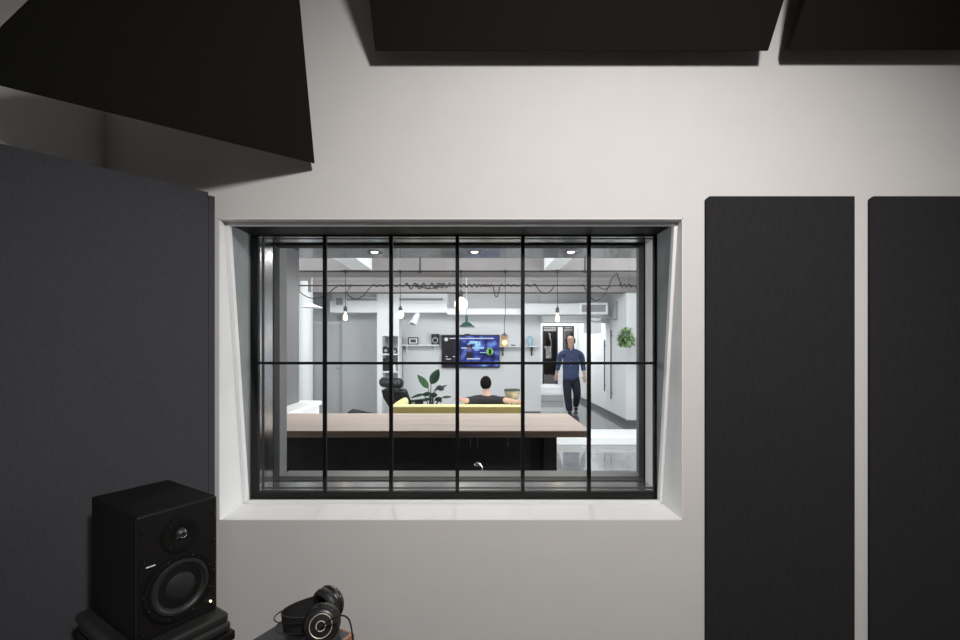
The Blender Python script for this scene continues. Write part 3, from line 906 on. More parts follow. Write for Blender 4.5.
def edison(px, ys0, ys1, yb1, lab, fat=.034):
    x = X(px, HYY)
    r = thing('pendant_bulb', lab, 'light bulb', (x, HYY, Z(yb1, HYY)), group='hanging bare bulbs')
    zs0, zs1, zb = Z(ys1, HYY), Z(ys0, HYY), Z(yb1, HYY)
    socket(r, x, HYY, zs0, zs1, [(x, HYY, pz), (x, HYY, zs1)])
    h = zs0-zb
    b = NB(); lathe(b, [(.014, h), (.018, h*.85), (fat*.9, h*.45), (fat, h*.28), (fat*.75, h*.1), (0, 0)], Matrix.Translation((x, HYY, zb)), 20); obj('glass_bulb', b, M['bulb_glass'], r, smooth=True)
    b = NB(); lathe(b, [(0, h*.9), (.010, h*.85), (.023, h*.5), (.026, h*.28), (.018, h*.12), (0, h*.08)], Matrix.Translation((x, HYY, zb)), 14); obj('filament', b, M['glow'], r, smooth=True)
    return r
edison(345.4, 305.5, 311, 321.5, 'long clear filament bulb hanging before the grey door wall')
edison(557.5, 306, 312.5, 323, 'long clear filament bulb hanging before the corridor opening')
# round ones
def globe(px, ys0, ys1, rad, cy, lab):
    x = X(px, HYY)
    r = thing('pendant_bulb', lab, 'light bulb', (x, HYY, Z(cy, HYY)-rad), group='hanging bare bulbs')
    socket(r, x, HYY, Z(ys1, HYY), Z(ys0, HYY), [(x, HYY, pz), (x, HYY, Z(ys0, HYY))])
    b = NB(); zc = Z(cy, HYY)
    lathe(b, [(0, -rad)]+[(rad*math.cos(a), rad*math.sin(a)) for a in [math.radians(-80+20*k) for k in range(8)]]+[(.016, rad*1.02), (.016, Z(ys1, HYY)-zc+.004)], Matrix.Translation((x, HYY, zc)), 24)
    obj('glass_bulb', b, M['glow_soft'], r, smooth=True)
    return r
globe(400.3, 305.5, 310.8, .045, 314.9, 'small round glowing bulb hanging over the white spotlight')
globe(461, 290, 297, .080, 304.2, 'largest glowing globe bulb, partly behind a window bar')
# amber jar pendant
x = X(504.5, HYY)
r = thing('jar_pendant', 'amber glass jar pendant hanging low at the side of the television', 'light', (x, HYY, Z(346.5, HYY)))
b = NB(); tube(b, [(X(505.2, HYY), HYY, pz), (X(505.4, HYY), HYY, Z(312, HYY)), (X(504.2, HYY), HYY, Z(324, HYY)), (x, HYY, Z(334, HYY))], .0036, 6); obj('cord', b, M['cable'], r, smooth=True)
b = NB(); lathe(b, [(.0125, -.012), (.020, -.012), (.020, .012), (.0125, .012)], Matrix.Translation((X(505.2, HYY), HYY, pz)) @ Matrix.Rotation(math.pi/2, 4, 'Y'), 12); obj('cord_clip', b, M['cable'], r)
b = NB(); zj0, zj1 = Z(346.5, HYY), Z(335.5, HYY)
lathe(b, [(0, .0), (.040, .0), (.045, .008), (.045, zj1-zj0-.01), (.036, zj1-zj0), (.033, zj1-zj0)], Matrix.Translation((x, HYY, zj0)), 24); obj('glass_jar', b, M['amber'], r, smooth=True)
b = NB(); lathe(b, [(0, 0), (.037, 0), (.037, .014), (.012, .018), (.012, .035), (0, .035)], Matrix.Translation((x, HYY, zj1-.002)), 20); obj('jar_lid', b, M['darkgrey'], r, smooth=True)
b = NB(); ball(b, (x, HYY, zj0+.042), .030, .030, .033, 3); obj('glowing_bulb', b, M['glow_soft'], r, smooth=True)

# enamel pendants
def pend(px, yt, yn, yb, wpx, Y, m, lab, ztop=3.0):
    x = X(px, Y); rad = wpx/2/F*Y
    r = thing('pendant_lamp', lab, 'lamp', (x, Y, Z(yb, Y)))
    b = NB(); tube(b, [(x, Y, ztop), (x, Y, Z(yt, Y))], .006, 6); obj('cord', b, M['grille'], r, smooth=True)
    h = Z(yn, Y)-Z(yb, Y); H = Z(yt, Y)-Z(yb, Y)
    b = NB(); lathe(b, [(rad, -.004), (rad, .004), (rad*.62, h*.55), (rad*.40, h), (rad*.16, h*1.1), (rad*.14, H*.9), (rad*.05, H), (0, H)], Matrix.Translation((x, Y, Z(yb, Y))), 28)
    obj('shade', b, m, r, smooth=True)
    b = NB(); lathe(b, [(rad, -.004), (rad*1.01, 0), (rad*.6, .008), (0, .012)], Matrix.Translation((x, Y, Z(yb, Y))), 28); obj('reflector', b, M['white'], r, smooth=True)
    return r
pend(466.5, 314.5, 322.5, 327.2, 17.5, 7.4, M['green_enamel'], 'dark green enamel pendant lamp hanging above the television')
pend(312, 303.5, 305, 307.6, 21, 7.4, M['white'], 'flat white pendant lamp hanging near the white column')
# white adjustable spot under the bulkhead
r = thing('ceiling_spotlight', 'white tilted spotlight fixed under the white bulkhead', 'lamp', at(419, 313, 9.2))
b = NB(); tube(b, [at(419.5, 312.4, BH+.06), at(419, 314, BH+.04), at(417, 315.5, BH+.0)], .012, 8); obj('bracket', b, M['white'], r, smooth=True)
b = NB(); a = at(417.8, 314, BH-.02); c = at(413, 324.5, BH-.12); dd = (c-a).normalized(); L = (c-a).length
lathe(b, [(0, 0), (.045, 0), (.055, .03), (.078, L), (.065, L), (.05, .05), (0, .05)], axis_mtx(a, dd), 20); obj('lamp_head', b, M['white'], r, smooth=True)

# ------------------------------------------------------------------ vents and conduits
def vent(px0, px1, py0, py1, Y, lab, nsl=7, depth=.04, framew=.03):
    x0, x1, z0, z1 = X(px0, Y), X(px1, Y), Z(py1, Y), Z(py0, Y)
    r = thing('ceiling_vent', lab, 'vent', ((x0+x1)/2, Y, z0))
    b = NB(); fw = min(framew, (z1-z0)*.22)
    box(b, x0, x1, Y-.02, Y, z0, z0+fw); box(b, x0, x1, Y-.02, Y, z1-fw, z1); box(b, x0, x0+fw, Y-.02, Y, z0+fw, z1-fw); box(b, x1-fw, x1, Y-.02, Y, z0+fw, z1-fw)
    obj('frame', b, M['white'], r)
    b = NB(); box(b, x0+fw, x1-fw, Y-.004, Y, z0+fw, z1-fw)
    for k in range(nsl):
        zz = z0+fw+(z1-z0-2*fw)*(k+.5)/nsl
        box(b, x0+fw, x1-fw, Y-.016, Y-.004, zz-.004, zz+.004)
    obj('grille', b, M['grille'], r)
b = NB(); VY2 = 9.1; box(b, X(524, VY2), X(579, VY2), VY2, 9.5, Z(314.5, VY2), Z(303.5, VY2)); box(b, X(579, VY2), X(608, VY2), VY2, 9.5, Z(314.5, VY2), Z(302.5, VY2)); struct('trim_6', b, M['tvwall'])
vent(580, 607, 303.3, 313.6, VY2, 'white framed air vent above the corridor')
vent(346, 384, 297.5, 301.5, BH, 'narrow grey air slot over the white bulkhead, near the niche', 2)
vent(393, 444, 297.5, 301.5, BH, 'narrow grey air slot over the white bulkhead, near the globe bulb', 2)
vent(334.5, 344.5, 296.5, 306.5, BH-.02, 'small square grey air vent at the end of the white bulkhead', 5)
b = NB()
tube(b, [at(603, 319.5, 9.1), at(598, 321.5, 9.15), at(591, 321, 9.16), at(589, 318, 9.16), at(592, 316.5, 9.16), at(600, 317, 9.12), at(609, 317.5, 9.1), at(613, 318.5, 9.1)], .013, 8)
tube(b, [at(613, 319, 9.1), at(617.6, 319, 9.1), at(617.6, 302, 9.1), (CR, 9.1, Z(301, 9.1))], .028, 8)
tag(obj('conduit_pipe', b, M['grille'], smooth=True), 'bent grey conduit looping from the corridor wall under the air vent', 'pipe')

# ------------------------------------------------------------------ television and wall shelves
tv = thing('television', 'wall-mounted television showing a blue menu picture', 'television', ((X(441.5, 9.68)+X(499.7, 9.68))/2, 9.7, Z(367.8, 9.68)))
x0, x1, z0, z1 = X(441.5, 9.68), X(499.7, 9.68), Z(367.8, 9.68), Z(334.8, 9.68)
b = NB(); box(b, x0, x1, 9.68, 9.74, z0, z1, .006); obj('bezel', b, M['black'], tv)
cxm, czm = (x0+x1)/2, (z0+z1)/2
b = NB(); box(b, x0+.02, x1-.02, 9.676, 9.682, z0+.03, z1-.02); scr = obj('screen', b, M['screen'], tv)
def g(name, px0, px1, py0, py1, m):
    b = NB(); box(b, X(px0, 9.674), X(px1, 9.674), 9.673, 9.677, Z(py1, 9.674), Z(py0, 9.674)); obj(name, b, m, scr)
b = NB(); lathe(b, [(0, 0), (.04, 0), (.04, .004), (0, .004)], axis_mtx((X(446.2, 9.674), 9.674, Z(339.4, 9.674)), (0, -1, 0)), 18); obj('menu_icon', b, M['ui_white'], scr)
g('title_strip', 449.5, 494, 337.9, 338.9, M['ui_white'])
for q_ in ((469.5, 478, 341, 343.6), (467.5, 470.5, 343.4, 345.6), (475, 480, 343.6, 346.6), (478.5, 480.5, 341.5, 346), (461, 467, 347.4, 348.5), (472.5, 484, 347.0, 348.8), (474, 479, 349.5, 350.4)):
    g('bright_patch', *q_, M['ui_cyan'])
g('caption_strip', 467, 480, 358.2, 359.3, M['ui_white'])
g('caption_strip', 445.5, 447.7, 356.2, 357, M['ui_white'])
g('caption_strip', 453, 455, 356.2, 357, M['ui_white'])
g('caption_strip', 446, 451, 358.7, 359.5, M['ui_white'])
g('caption_strip', 480, 487, 352.2, 352.9, M['ui_cyan'])
for k in range(4): g('menu_column', 485+.2*k, 486.5+.2*k, 342+3.2*k, 343.8+3.2*k, M['ui_dark'])
b = NB(); lathe(b, [(0, 0), (.075, 0), (.075, .003), (0, .003)], axis_mtx((X(489.8, 9.674), 9.675, Z(351.5, 9.674)), (0, -1, 0)), 20); obj('green_disc', b, M['ui_green'], scr)
b = NB(); lathe(b, [(0, 0), (.030, 0), (.030, .004), (0, .004)], axis_mtx((X(490, 9.674), 9.673, Z(350.2, 9.674)), (0, -1, 0)), 16); box(b, X(488.6, 9.67), X(491.4, 9.67), 9.668, 9.672, Z(354.5, 9.67), Z(350.5, 9.67)); obj('dark_figure', b, M['ui_dark'], scr)
b = NB(); lathe(b, [(0, 0), (.058, 0), (.058, .004), (0, .004)], axis_mtx((X(469.6, 9.674), 9.672, Z(347.0, 9.674)), (0, -1, 0)), 18); prism(b, [(X(465.5, 9.67), 9.668, Z(358, 9.67)), (X(474, 9.67), 9.668, Z(358, 9.67)), (X(472, 9.67), 9.668, Z(352, 9.67)), (X(467, 9.67), 9.668, Z(352, 9.67))], (0, .004, 0)); obj('dark_figure', b, M['ui_dark'], scr)
b = NB(); lathe(b, [(0, 0), (.046, 0), (.046, .003), (0, .003)], axis_mtx((X(469.3, 9.67), 9.667, Z(349.0, 9.67)), (0, -1, 0)), 18); obj('face_patch', b, M['ui_face'], scr)
b = NB(); box(b, X(464.5, 9.68), X(470, 9.68), 9.68, 9.72, z1, z1+.02, .004); obj('webcam', b, M['black'], tv)
b = NB(); box(b, cxm-.2, cxm+.2, 9.73, 9.75, czm-.15, czm+.15); obj('wall_mount', b, M['black'], tv)

def shelf(px0, px1, pys, brs, m, lab, mb):
    Y = 9.55
    x0, x1, zt = X(px0, Y), X(px1, Y), Z(pys, Y)
    r = thing('wall_shelf', lab, 'shelf', ((x0+x1)/2, TV, zt-.03))
    b = NB(); box(b, x0, x1, Y, TV, zt-.026, zt, .002); obj('board', b, m, r)
    for px in brs:
        xx = X(px, Y+.02)
        b = NB()
        prism(b, [(xx-.016, Y+.03, zt-.026), (xx-.016, TV, zt-.026), (xx-.016, TV, zt-.21), (xx-.016, TV-.03, zt-.21), (xx-.016, TV-.05, zt-.10)], (.032, 0, 0))
        obj('bracket', b, mb, r)
    return zt
zs = shelf(401.5, 438.5, 344.6, (406, 434.5), M['white'], 'white wall shelf holding a small speaker and a black frame', M['white'])
x0, x1 = X(408, 9.62), X(418.3, 9.62)
r = thing('picture_frame', 'small black picture frame with white mount on the wall shelf', 'picture', ((x0+x1)/2, 9.62, zs))
zt = Z(337.3, 9.62)
b = NB(); t = .022
box(b, x0, x1, 9.62, 9.64, zs, zs+t); box(b, x0, x1, 9.62, 9.64, zt-t, zt); box(b, x0, x0+t, 9.62, 9.64, zs+t, zt-t); box(b, x1-t, x1, 9.62, 9.64, zs+t, zt-t); obj('frame', b, M['black'], r)
b = NB(); box(b, x0+t, x1-t, 9.628, 9.636, zs+t, zt-t); obj('mount', b, M['white'], r)
b = NB(); box(b, x0+t+.028, x1-t-.028, 9.625, 9.63, zs+t+.022, zt-t-.022); obj('picture', b, M['darkgrey'], r)
x0, x1 = X(431.2, 9.6), X(439, 9.6)
r = thing('bookshelf_speaker', 'small dark speaker with a pale ring on the wall shelf', 'speaker', ((x0+x1)/2, 9.65, zs))
zt = Z(334, 9.6)
b = NB(); box(b, x0, x1, 9.6, 9.74, zs, zt, .004); obj('cabinet', b, M['black'], r)
cc = ((x0+x1)/2, 9.598, zs+(zt-zs)*.40)
b = NB(); lathe(b, [(.044, 0), (.056, .002), (.066, 0)], axis_mtx(cc, (0, -1, 0)), 24); obj('woofer_ring', b, M['grille'], r, smooth=True)
b = NB(); lathe(b, [(.044, 0), (.02, -.006), (0, .002)], axis_mtx(cc, (0, -1, 0)), 24); obj('woofer', b, M['rubber'], r, smooth=True)
b = NB(); lathe(b, [(.02, 0), (.012, .004), (0, .006)], axis_mtx(((x0+x1)/2, 9.6, zs+(zt-zs)*.8), (0, -1, 0)), 16); obj('tweeter', b, M['darkgrey'], r, smooth=True)
zs = shelf(499.8, 537, 345.8, (503.3, 532.6), M['white'], 'pale wall shelf holding a blue glass vase', M['darkgrey'])
x = X(530, 9.64)
b = NB(); h = Z(336, 9.64)-zs
lathe(b, [(0, 0), (.03, 0), (.040, .006), (.062, h*.3), (.068, h*.52), (.056, h*.8), (.028, h), (.022, h), (.048, h*.8), (.060, h*.5), (0, .012)], Matrix.Translation((x, 9.64, zs)), 24)
tag(obj('glass_vase', b, M['pale_blue'], smooth=True), 'pale blue rounded glass vase on the wall shelf by the corridor', 'vase')
b = NB(); box(b, X(511, 9.64), X(515, 9.64), 9.6, 9.68, zs, zs+.025, .006)
tag(obj('remote_control', b, M['black']), 'small black remote lying on the pale shelf', 'remote')

# niche shelves and their contents
for py, lab in ((353.6, 'upper white shelf board in the wall niche'), (371.2, 'lower white shelf board in the wall niche')):
    z = Z(py, NY)
    b = NB(); box(b, X(382.2, NY)+.001, X(398, NY)-.001, NY+.02, TV-.06, z-.03, z)
    tag(obj('niche_shelf', b, M['white']), lab, 'shelf')
def nitem(name, px0, px1, py0, py1, m, lab, cat, ring=False):
    z = Z(py1, NY+.1)
    x0, x1, z1 = X(px0, NY+.1), X(px1, NY+.1), Z(py0, NY+.1)
    return x0, x1, z1
def camera_box(px0, px1, h, zs, lab, d=.1):
    x0, x1 = X(px0, NY+.06), X(px1, NY+.06)
    r = thing('vintage_camera', lab, 'camera', ((x0+x1)/2, NY+.1, zs))
    b = NB(); box(b, x0, x1, NY+.06, NY+.06+d, zs, zs+h, .008); obj('body', b, M['black'], r)
    b = NB(); lathe(b, [(.0, .03), (.028, .03), (.035, .02), (.035, 0), (0, 0)], axis_mtx(((x0+x1)/2, NY+.06, zs+h*.45), (0, -1, 0)), 18); obj('lens', b, M['grille'], r, smooth=True)
    b = NB(); box(b, x0+.02, x0+.07, NY+.07, NY+.12, zs+h, zs+h+.025, .004); obj('viewfinder', b, M['darkgrey'], r)
zu, zl_ = Z(353.6, NY), Z(371.2, NY)
camera_box(383, 388.6, .13, zu, 'black old camera on the upper niche shelf')
camera_box(392.5, 396.5, .10, zu, 'smaller black camera deeper along the upper niche shelf')
b = NB(); x0 = X(382.8, NY+.06)
box(b, x0, x0+.12, NY+.06, NY+.2, zl_, zl_+.26, .006); 
r = tag(obj('storage_box', b, M['black']), 'tall black box on the lower niche shelf', 'box')
b = NB(); lathe(b, [(0, 0), (.04, 0), (.045, .02), (.045, .11), (.02, .15), (.02, .18), (0, .18)], Matrix.Translation((X(394.5, NY+.1), NY+.12, zl_)), 20)
tag(obj('white_jar', b, M['white'], smooth=True), 'small white jar on the lower niche shelf', 'jar')

# ------------------------------------------------------------------ sofa, cushion, lounge chair
SY = 6.4
sx0, sx1 = X(391, SY), X(522, SY)
zt = Z(406.3, SY)
so = thing('sofa', 'olive yellow low sofa seen from behind over the counter', 'sofa', ((sx0+sx1)/2, 6.8, 0))
b = NB(); box(b, sx0, sx1, SY, SY+.2, .08, zt-.012, .012, 3); obj('backrest', b, M['olive'], so)
b = NB(); box(b, sx0+.004, sx1-.004, SY+.004, SY+.196, zt-.014, zt+.004, .006, 2); obj('lit_top', b, M['olive_top'], so)  # light on the olive back's top put into the colour
b = NB(); box(b, sx0+.19, sx1-.14, SY+.2, SY+.86, .10, .30, .03, 3); obj('seat_cushion', b, M['olive'], so)
for s, aw in ((sx0, .19), (sx1-.14, .14)):
    b = NB(); box(b, s, s+aw, SY+.2, SY+.86, .08, .5, .02, 3); obj('armrest', b, M['olive'], so)
for xx in (sx0+.06, sx1-.1):
    for yy in (SY+.03, SY+.8):
        b = NB(); lathe(b, [(0, 0), (.015, 0), (.022, .085), (0, .085)], Matrix.Translation((xx+.02, yy, 0)), 10); obj('leg', b, M['black'], so)
b = NB()
x0, x1 = sx0+.004, X(408.5, 6.75)
prism(b, [(x0, 6.68, .503), (x1-.0, 6.68, .503), (x1, 6.68, Z(400.5, 6.68)), (x1-.03, 6.68, Z(398, 6.68)), (x0+.12, 6.68, Z(398.2, 6.68)), (x0, 6.68, Z(403, 6.68))], (0, .13, 0), .012)
bmesh.ops.translate(b, verts=b.verts[:], vec=(0, -.05, 0))
tag(obj('throw_cushion', b, M['olive_top'], smooth=True), 'pale yellow cushion propped against the sofa back below the lounge chair', 'cushion')

# lounge chair (x across, y forward)
CX, CY = X(404.5, 8.0)+.04, 8.12
cm = Matrix.Translation((CX, CY, 0)) @ Matrix.Rotation(math.radians(-40), 4, 'Z')
ch = thing('lounge_chair', 'black leather swivel lounge chair with rolled headrest behind the sofa', 'chair', mtx=cm)
tilt = Matrix.Translation((0, -.16, .41)) @ Matrix.Rotation(math.radians(25), 4, 'X')
def cushion(name, x0, x1, y0, y1, z0, z1, bev, m=M['chair_leather'], mt=tilt):
    b = NB(); box(b, x0, x1, y0, y1, z0, z1, bev, 4, mt); return obj(name, b, m, ch, smooth=True, local=True)
b = NB()
a0 = tilt @ Vector((-.255, -.01, .49)); a1 = tilt @ Vector((.255, -.01, .49))
tube(b, [a0+(a1-a0)*t for t in (0, .03, .08, .5, .92, .97, 1)], [.05, .075, .088, .092, .088, .075, .05], 16)
obj('headrest', b, M['chair_leather'], ch, smooth=True, local=True)
cushion('backrest', -.27, .27, -.05, .07, .0, .36, .04)
b = NB(); prism(b, [tilt @ Vector(p) for p in ((-.21, -.06, -.02), (.21, -.06, -.02), (.29, -.06, .2), (.26, -.06, .365), (-.26, -.06, .365), (-.29, -.06, .2))], (tilt.to_3x3() @ Vector((0, -.02, 0))), .004); obj('back_shell', b, M['black'], ch, local=True)
for s in (-.12, .12):
    b = NB(); tube(b, [tilt @ Vector((s, -.04, .33)), tilt @ Vector((s, -.04, .45))], .012, 8)
    obj('headrest_bar', b, M['silver'], ch, local=True)
b = NB(); box(b, -.28, .28, -.22, .34, .30, .42, .045, 4); obj('seat', b, M['chair_leather'], ch, smooth=True, local=True)
for s in (-1, 1):
    b = NB(); box(b, s*.33-.045, s*.33+.045, -.2, .26, .52, .56, .015, 3); box(b, s*.33-.012, s*.33+.012, -.12, .06, .34, .53, .004); obj('armrest', b, M['chair_leather'], ch, local=True)
b = NB(); lathe(b, [(0, .02), (.03, .03), (.03, .32), (0, .32)], None, 12); obj('pedestal', b, M['black'], ch, local=True)
for k in range(5):
    a = math.radians(72*k+20)
    b = NB(); tube(b, [(0, 0, .06), (.30*math.cos(a), .30*math.sin(a), .015)], [.022, .014], 8); obj('base_foot', b, M['black'], ch, local=True)

om = Matrix.Translation((X(356, 7.6), 7.75, 0)) @ Matrix.Rotation(math.radians(4), 4, 'Z')
ot_ = thing('ottoman', 'black leather ottoman just showing over the counter before the grey wall', 'ottoman', mtx=om)
b = NB(); box(b, -.16, .30, -.2, .2, -.05, .05, .025, 3, Matrix.Translation((0, 0, Z(413.3, 7.6)-.045)) @ Matrix.Rotation(math.radians(12), 4, 'Y')); obj('cushion', b, M['black'], ot_, smooth=True, local=True)
b = NB(); lathe(b, [(0, .02), (.028, .03), (.028, .36), (0, .36)], Matrix.Translation((.07, 0, 0)), 12); obj('pedestal', b, M['black'], ot_, local=True)
for k in range(4):
    a = math.radians(90*k+45)
    b = NB(); tube(b, [(.07, 0, .05), (.07+.22*math.cos(a), .22*math.sin(a), .014)], [.02, .013], 8); obj('base_foot', b, M['black'], ot_, local=True)

# ------------------------------------------------------------------ plants
def leaf(bm, p, d, L, W, droop=.25, n=9, up=Vector((0, 0, 1)), face=None):
    """Ovate leaf blade: a curved midrib with folded halves, a few millimetres thick."""
    d = Vector(d).normalized()
    side = face.cross(d).normalized() if face is not None else (d.cross(up).normalized() if abs(d.z) < .95 else Vector((1, 0, 0)))
    nrm = side.cross(d).normalized()
    rows = []
    for i in range(n+1):
        t = i/n
        c = Vector(p)+d*L*t-Vector((0, 0, 1))*droop*L*t*t
        wv = W*.5*(math.sin(math.pi*min(1, t**.8*.98+.02))**.8)
        rows.append((bm.verts.new(c-side*wv+nrm*wv*.25), bm.verts.new(c), bm.verts.new(c+side*wv+nrm*wv*.25)))
    for a, b2 in zip(rows, rows[1:]):
        bm.faces.new((a[0], a[1], b2[1], b2[0])); bm.faces.new((a[1], a[2], b2[2], b2[1]))

def thicken(bm, t=.002):
    bmesh.ops.recalc_face_normals(bm, faces=bm.faces[:])
    bmesh.ops.solidify(bm, geom=bm.faces[:], thickness=t)
PYY = 7.75
px0 = X(430.5, PYY)
pl = thing('potted_plant', 'big-leaved green plant in a pot between the lounge chair and the seated man', 'plant', (px0, PYY, 0))
b = NB(); lathe(b, [(0, 0), (.13, 0), (.165, .26), (.175, .30), (.155, .30), (.14, .26), (0, .26)], Matrix.Translation((px0, PYY, 0)), 28); obj('pot', b, M['pot'], pl, smooth=True)
FACE = Vector((0, -1, 0))
def stemleaf(bp, tip, W, m, mid=None, droop=0.0, face=FACE):
    """petiole from the pot to pixel bp, blade from bp to pixel tip."""
    B_ = at(bp[0], bp[1], PYY+(bp[2] if len(bp) > 2 else 0)); T_ = at(tip[0], tip[1], PYY+(tip[2] if len(tip) > 2 else 0))
    s = NB()
    root_p = Vector((px0, PYY, .25))
    mp = root_p.lerp(B_, .55)+Vector(((root_p.x-B_.x)*.12, 0, .03))
    tube(s, [root_p, root_p.lerp(mp, .5)+Vector((0, 0, .02)), mp, B_], [.011, .010, .009, .006], 8)
    obj('stem', s, M['leaf_dark'], pl, smooth=True)
    l = NB(); d = T_-B_
    leaf(l, B_, d, d.length, W, droop, face=face)
    thicken(l)
    obj('leaf', l, m, pl, smooth=True)
stemleaf((431, 384), (439, 369, -.06), .16, M['leaf_dark'])
stemleaf((428.3, 388), (417.3, 374.6, .05), .12, M['leaf'])
stemleaf((424, 394), (410.5, 396.5, .1), .05, M['leaf_dark'], droop=.1)
stemleaf((431, 393.5), (421.5, 394.5, -.15), .075, M['leaf_dark'], droop=.05)
stemleaf((430, 396), (437.5, 394, -.12), .09, M['leaf_dark'], droop=.05)
stemleaf((429, 399), (422.5, 400.2, -.1), .06, M['leaf_dark'])
stemleaf((434.2, 390), (447.5, 385.7, .1), .05, M['leaf_dark'], droop=-.05)
stemleaf((436.5, 387), (444.3, 389.5, -.2), .09, M['leaf_dark'])
stemleaf((434.5, 400), (442.5, 398.2, -.15), .075, M['leaf_dark'])
stemleaf((442, 397.5), (452, 395.6, .1), .045, M['leaf_dark'], droop=.12)
stemleaf((439.5, 399), (441.5, 402.5, -.1), .05, M['leaf_dark'])

# hanging fern by the corridor pillar
HC = Vector((X(626, 8.25), 8.25, Z(338, 8.25)))
hf = thing('hanging_fern', 'round pale green fern in a pot hung beside the corridor wall', 'plant', (HC.x, HC.y, HC.z-.17))
b = NB(); lathe(b, [(0, -.06), (.05, -.06), (.075, .03), (.065, .03), (0, .0)], Matrix.Translation(HC), 18); obj('hanging_pot', b, M['pot'], hf, smooth=True)
b = NB(); tube(b, [HC+Vector((0, 0, 0)), Vector((HC.x, HC.y, 3.0))], .003, 6); obj('cord', b, M['grille'], hf)
rnd = random.Random(3)
for part, m in ((0, M['leaf_pale']), (1, M['leaf'])):
    b = NB()
    for k in range(240 if part == 0 else 70):
        a = rnd.uniform(0, 2*math.pi); el = math.asin(rnd.uniform(-.75, 1))
        d = Vector((math.cos(a)*math.cos(el), math.sin(a)*math.cos(el), math.sin(el)))
        st_ = HC+Vector((d.x, d.y, d.z*1.5))*rnd.uniform(.06, .11)
        leaf(b, st_, (d+Vector((rnd.uniform(-.4, .4), rnd.uniform(-.4, .4), rnd.uniform(-.4, .2)))), rnd.uniform(.065, .105), rnd.uniform(.03, .05), .3, n=4)
    thicken(b, .0015)
    o = obj('foliage', b, m, hf)
    if part: o['label'] = 'darker inner fronds'

# brass planter on a stool beyond the sofa
gy = 7.6
x = X(512, gy); z0 = Z(400, gy)
r = thing('round_stool', 'dark round stool under the brass planter', 'stool', (x, gy, 0))
b = NB(); lathe(b, [(0, z0-.035), (.14, z0-.035), (.145, z0-.01), (.14, z0), (0, z0)], Matrix.Translation((x, gy, 0)), 24); obj('seat', b, M['black'], r, smooth=True)
for k in range(3):
    a = math.radians(90+120*k); b = NB(); tube(b, [(x+.09*math.cos(a), gy+.09*math.sin(a), z0-.03), (x+.14*math.cos(a), gy+.14*math.sin(a), 0)], .011, 8); obj('leg', b, M['black'], r)
h = Z(389.3, gy)-z0
r = thing('brass_planter', 'hammered brass planter with dark rim near the seated man', 'planter', (x, gy, z0))
b = NB(); lathe(b, [(0, 0), (.085, 0), (.10, .012), (.128, h*.75), (.133, h*.86), (.12, h*.86), (.09, .02), (0, .015)], Matrix.Translation((x, gy, z0)), 28); obj('bowl', b, M['brass'], r, smooth=True)
b = NB(); lathe(b, [(.131, h*.86), (.137, h*.93), (.133, h), (.122, h), (.12, h*.86)], Matrix.Translation((x, gy, z0)), 28); obj('rim', b, M['pot'], r, smooth=True)

# ------------------------------------------------------------------ people
def fingers(bm, palm, d, side, nrm, s=1.0):
    """Five tapering, slightly curled fingers leaving the palm; the thumb leaves its side."""
    d = d.normalized(); side = side.normalized(); nrm = nrm.normalized()
    tube(bm, [palm-d*.05*s, palm-d*.02*s, palm+d*.02*s, palm+d*.045*s], [.026*s, .032*s, .035*s, .028*s], 10)
    for k, L in enumerate((.066, .078, .074, .058)):
        o = palm+side*(.027-.018*k)*s+d*.035*s
        tube(bm, [o, o+d*L*.45*s-nrm*.004, o+d*L*.78*s-nrm*.016*s, o+d*L*.95*s-nrm*.030*s], [.0095*s, .009*s, .008*s, .006*s], 8)
    o = palm+side*.03*s-d*.02*s
    tube(bm, [o, o+side*.022*s+d*.025*s-nrm*.006, o+side*.026*s+d*.052*s-nrm*.016*s], [.0115*s, .010*s, .007*s], 8)

def head_features(bm, c, fwd, s=1.0, bald=False):
    """Nose, eyes, brows, mouth and ears on a head centred at c that looks along fwd."""
    fwd = fwd.normalized(); sd = Vector((0, 0, 1)).cross(fwd).normalized(); up = fwd.cross(sd)*1
    if up.z < 0: up = -up
    n0 = len(bm.faces)
    a = c+fwd*.092*s+up*.012*s
    tube(bm, [a+up*.015*s-fwd*.01, a+fwd*.010*s-up*.012*s, a+fwd*.014*s-up*.030*s, a-up*.036*s], [.006*s, .010*s, .014*s, .010*s], 8)
    for q in (-1, 1):
        e_ = c+sd*q*.078*s-fwd*.005*s
        tube(bm, [e_+up*.03*s, e_+sd*q*.012*s+up*.01*s, e_-up*.025*s], [.008*s, .016*s, .008*s], 8)
    return n0

# --- the walking man
my = 10.0
def mp(px, py, dy=0.0): return at(px, py, my+dy)
man = thing('person', 'balding man in a navy shirt and dark jeans walking out of the corridor', 'person', (X(571, my), my, 0))
hd = mp(570.5, 341.4)
V = [mp(571, 379), mp(571, 371), mp(571, 361), mp(571, 353), mp(570.7, 349.5), mp(570.5, 347), hd+Vector((0, 0, -.05)), hd+Vector((0, .005, .03)), hd+Vector((0, .01, .085)),
     mp(576.5, 351.3), mp(581.3, 353.8, .02), mp(583, 365.5, .03), mp(584.2, 374.8, -.03), mp(584.3, 378, -.06),
     mp(565, 351.3), mp(560.3, 353.8, .0), mp(558.6, 365, .05), mp(556.6, 373, .12), mp(555.9, 376, .14),
     mp(567.3, 381), mp(567.5, 394.5, -.09), mp(569.8, 410.3, -.04), mp(569.8, 412.6, -.10), mp(569.6, 413.4, -.20),
     mp(575.2, 381), mp(577.3, 394, .0), mp(575.5, 405.5, .32), mp(575.8, 409.0, .40), mp(576, 409.6, .28)]
E = [(0, 1), (1, 2), (2, 3), (3, 4), (4, 5), (5, 6), (6, 7), (7, 8), (3, 9), (9, 10), (10, 11), (11, 12), (12, 13), (3, 14), (14, 15), (15, 16), (16, 17), (17, 18),
     (0, 19), (19, 20), (20, 21), (21, 22), (22, 23), (0, 24), (24, 25), (25, 26), (26, 27), (27, 28)]
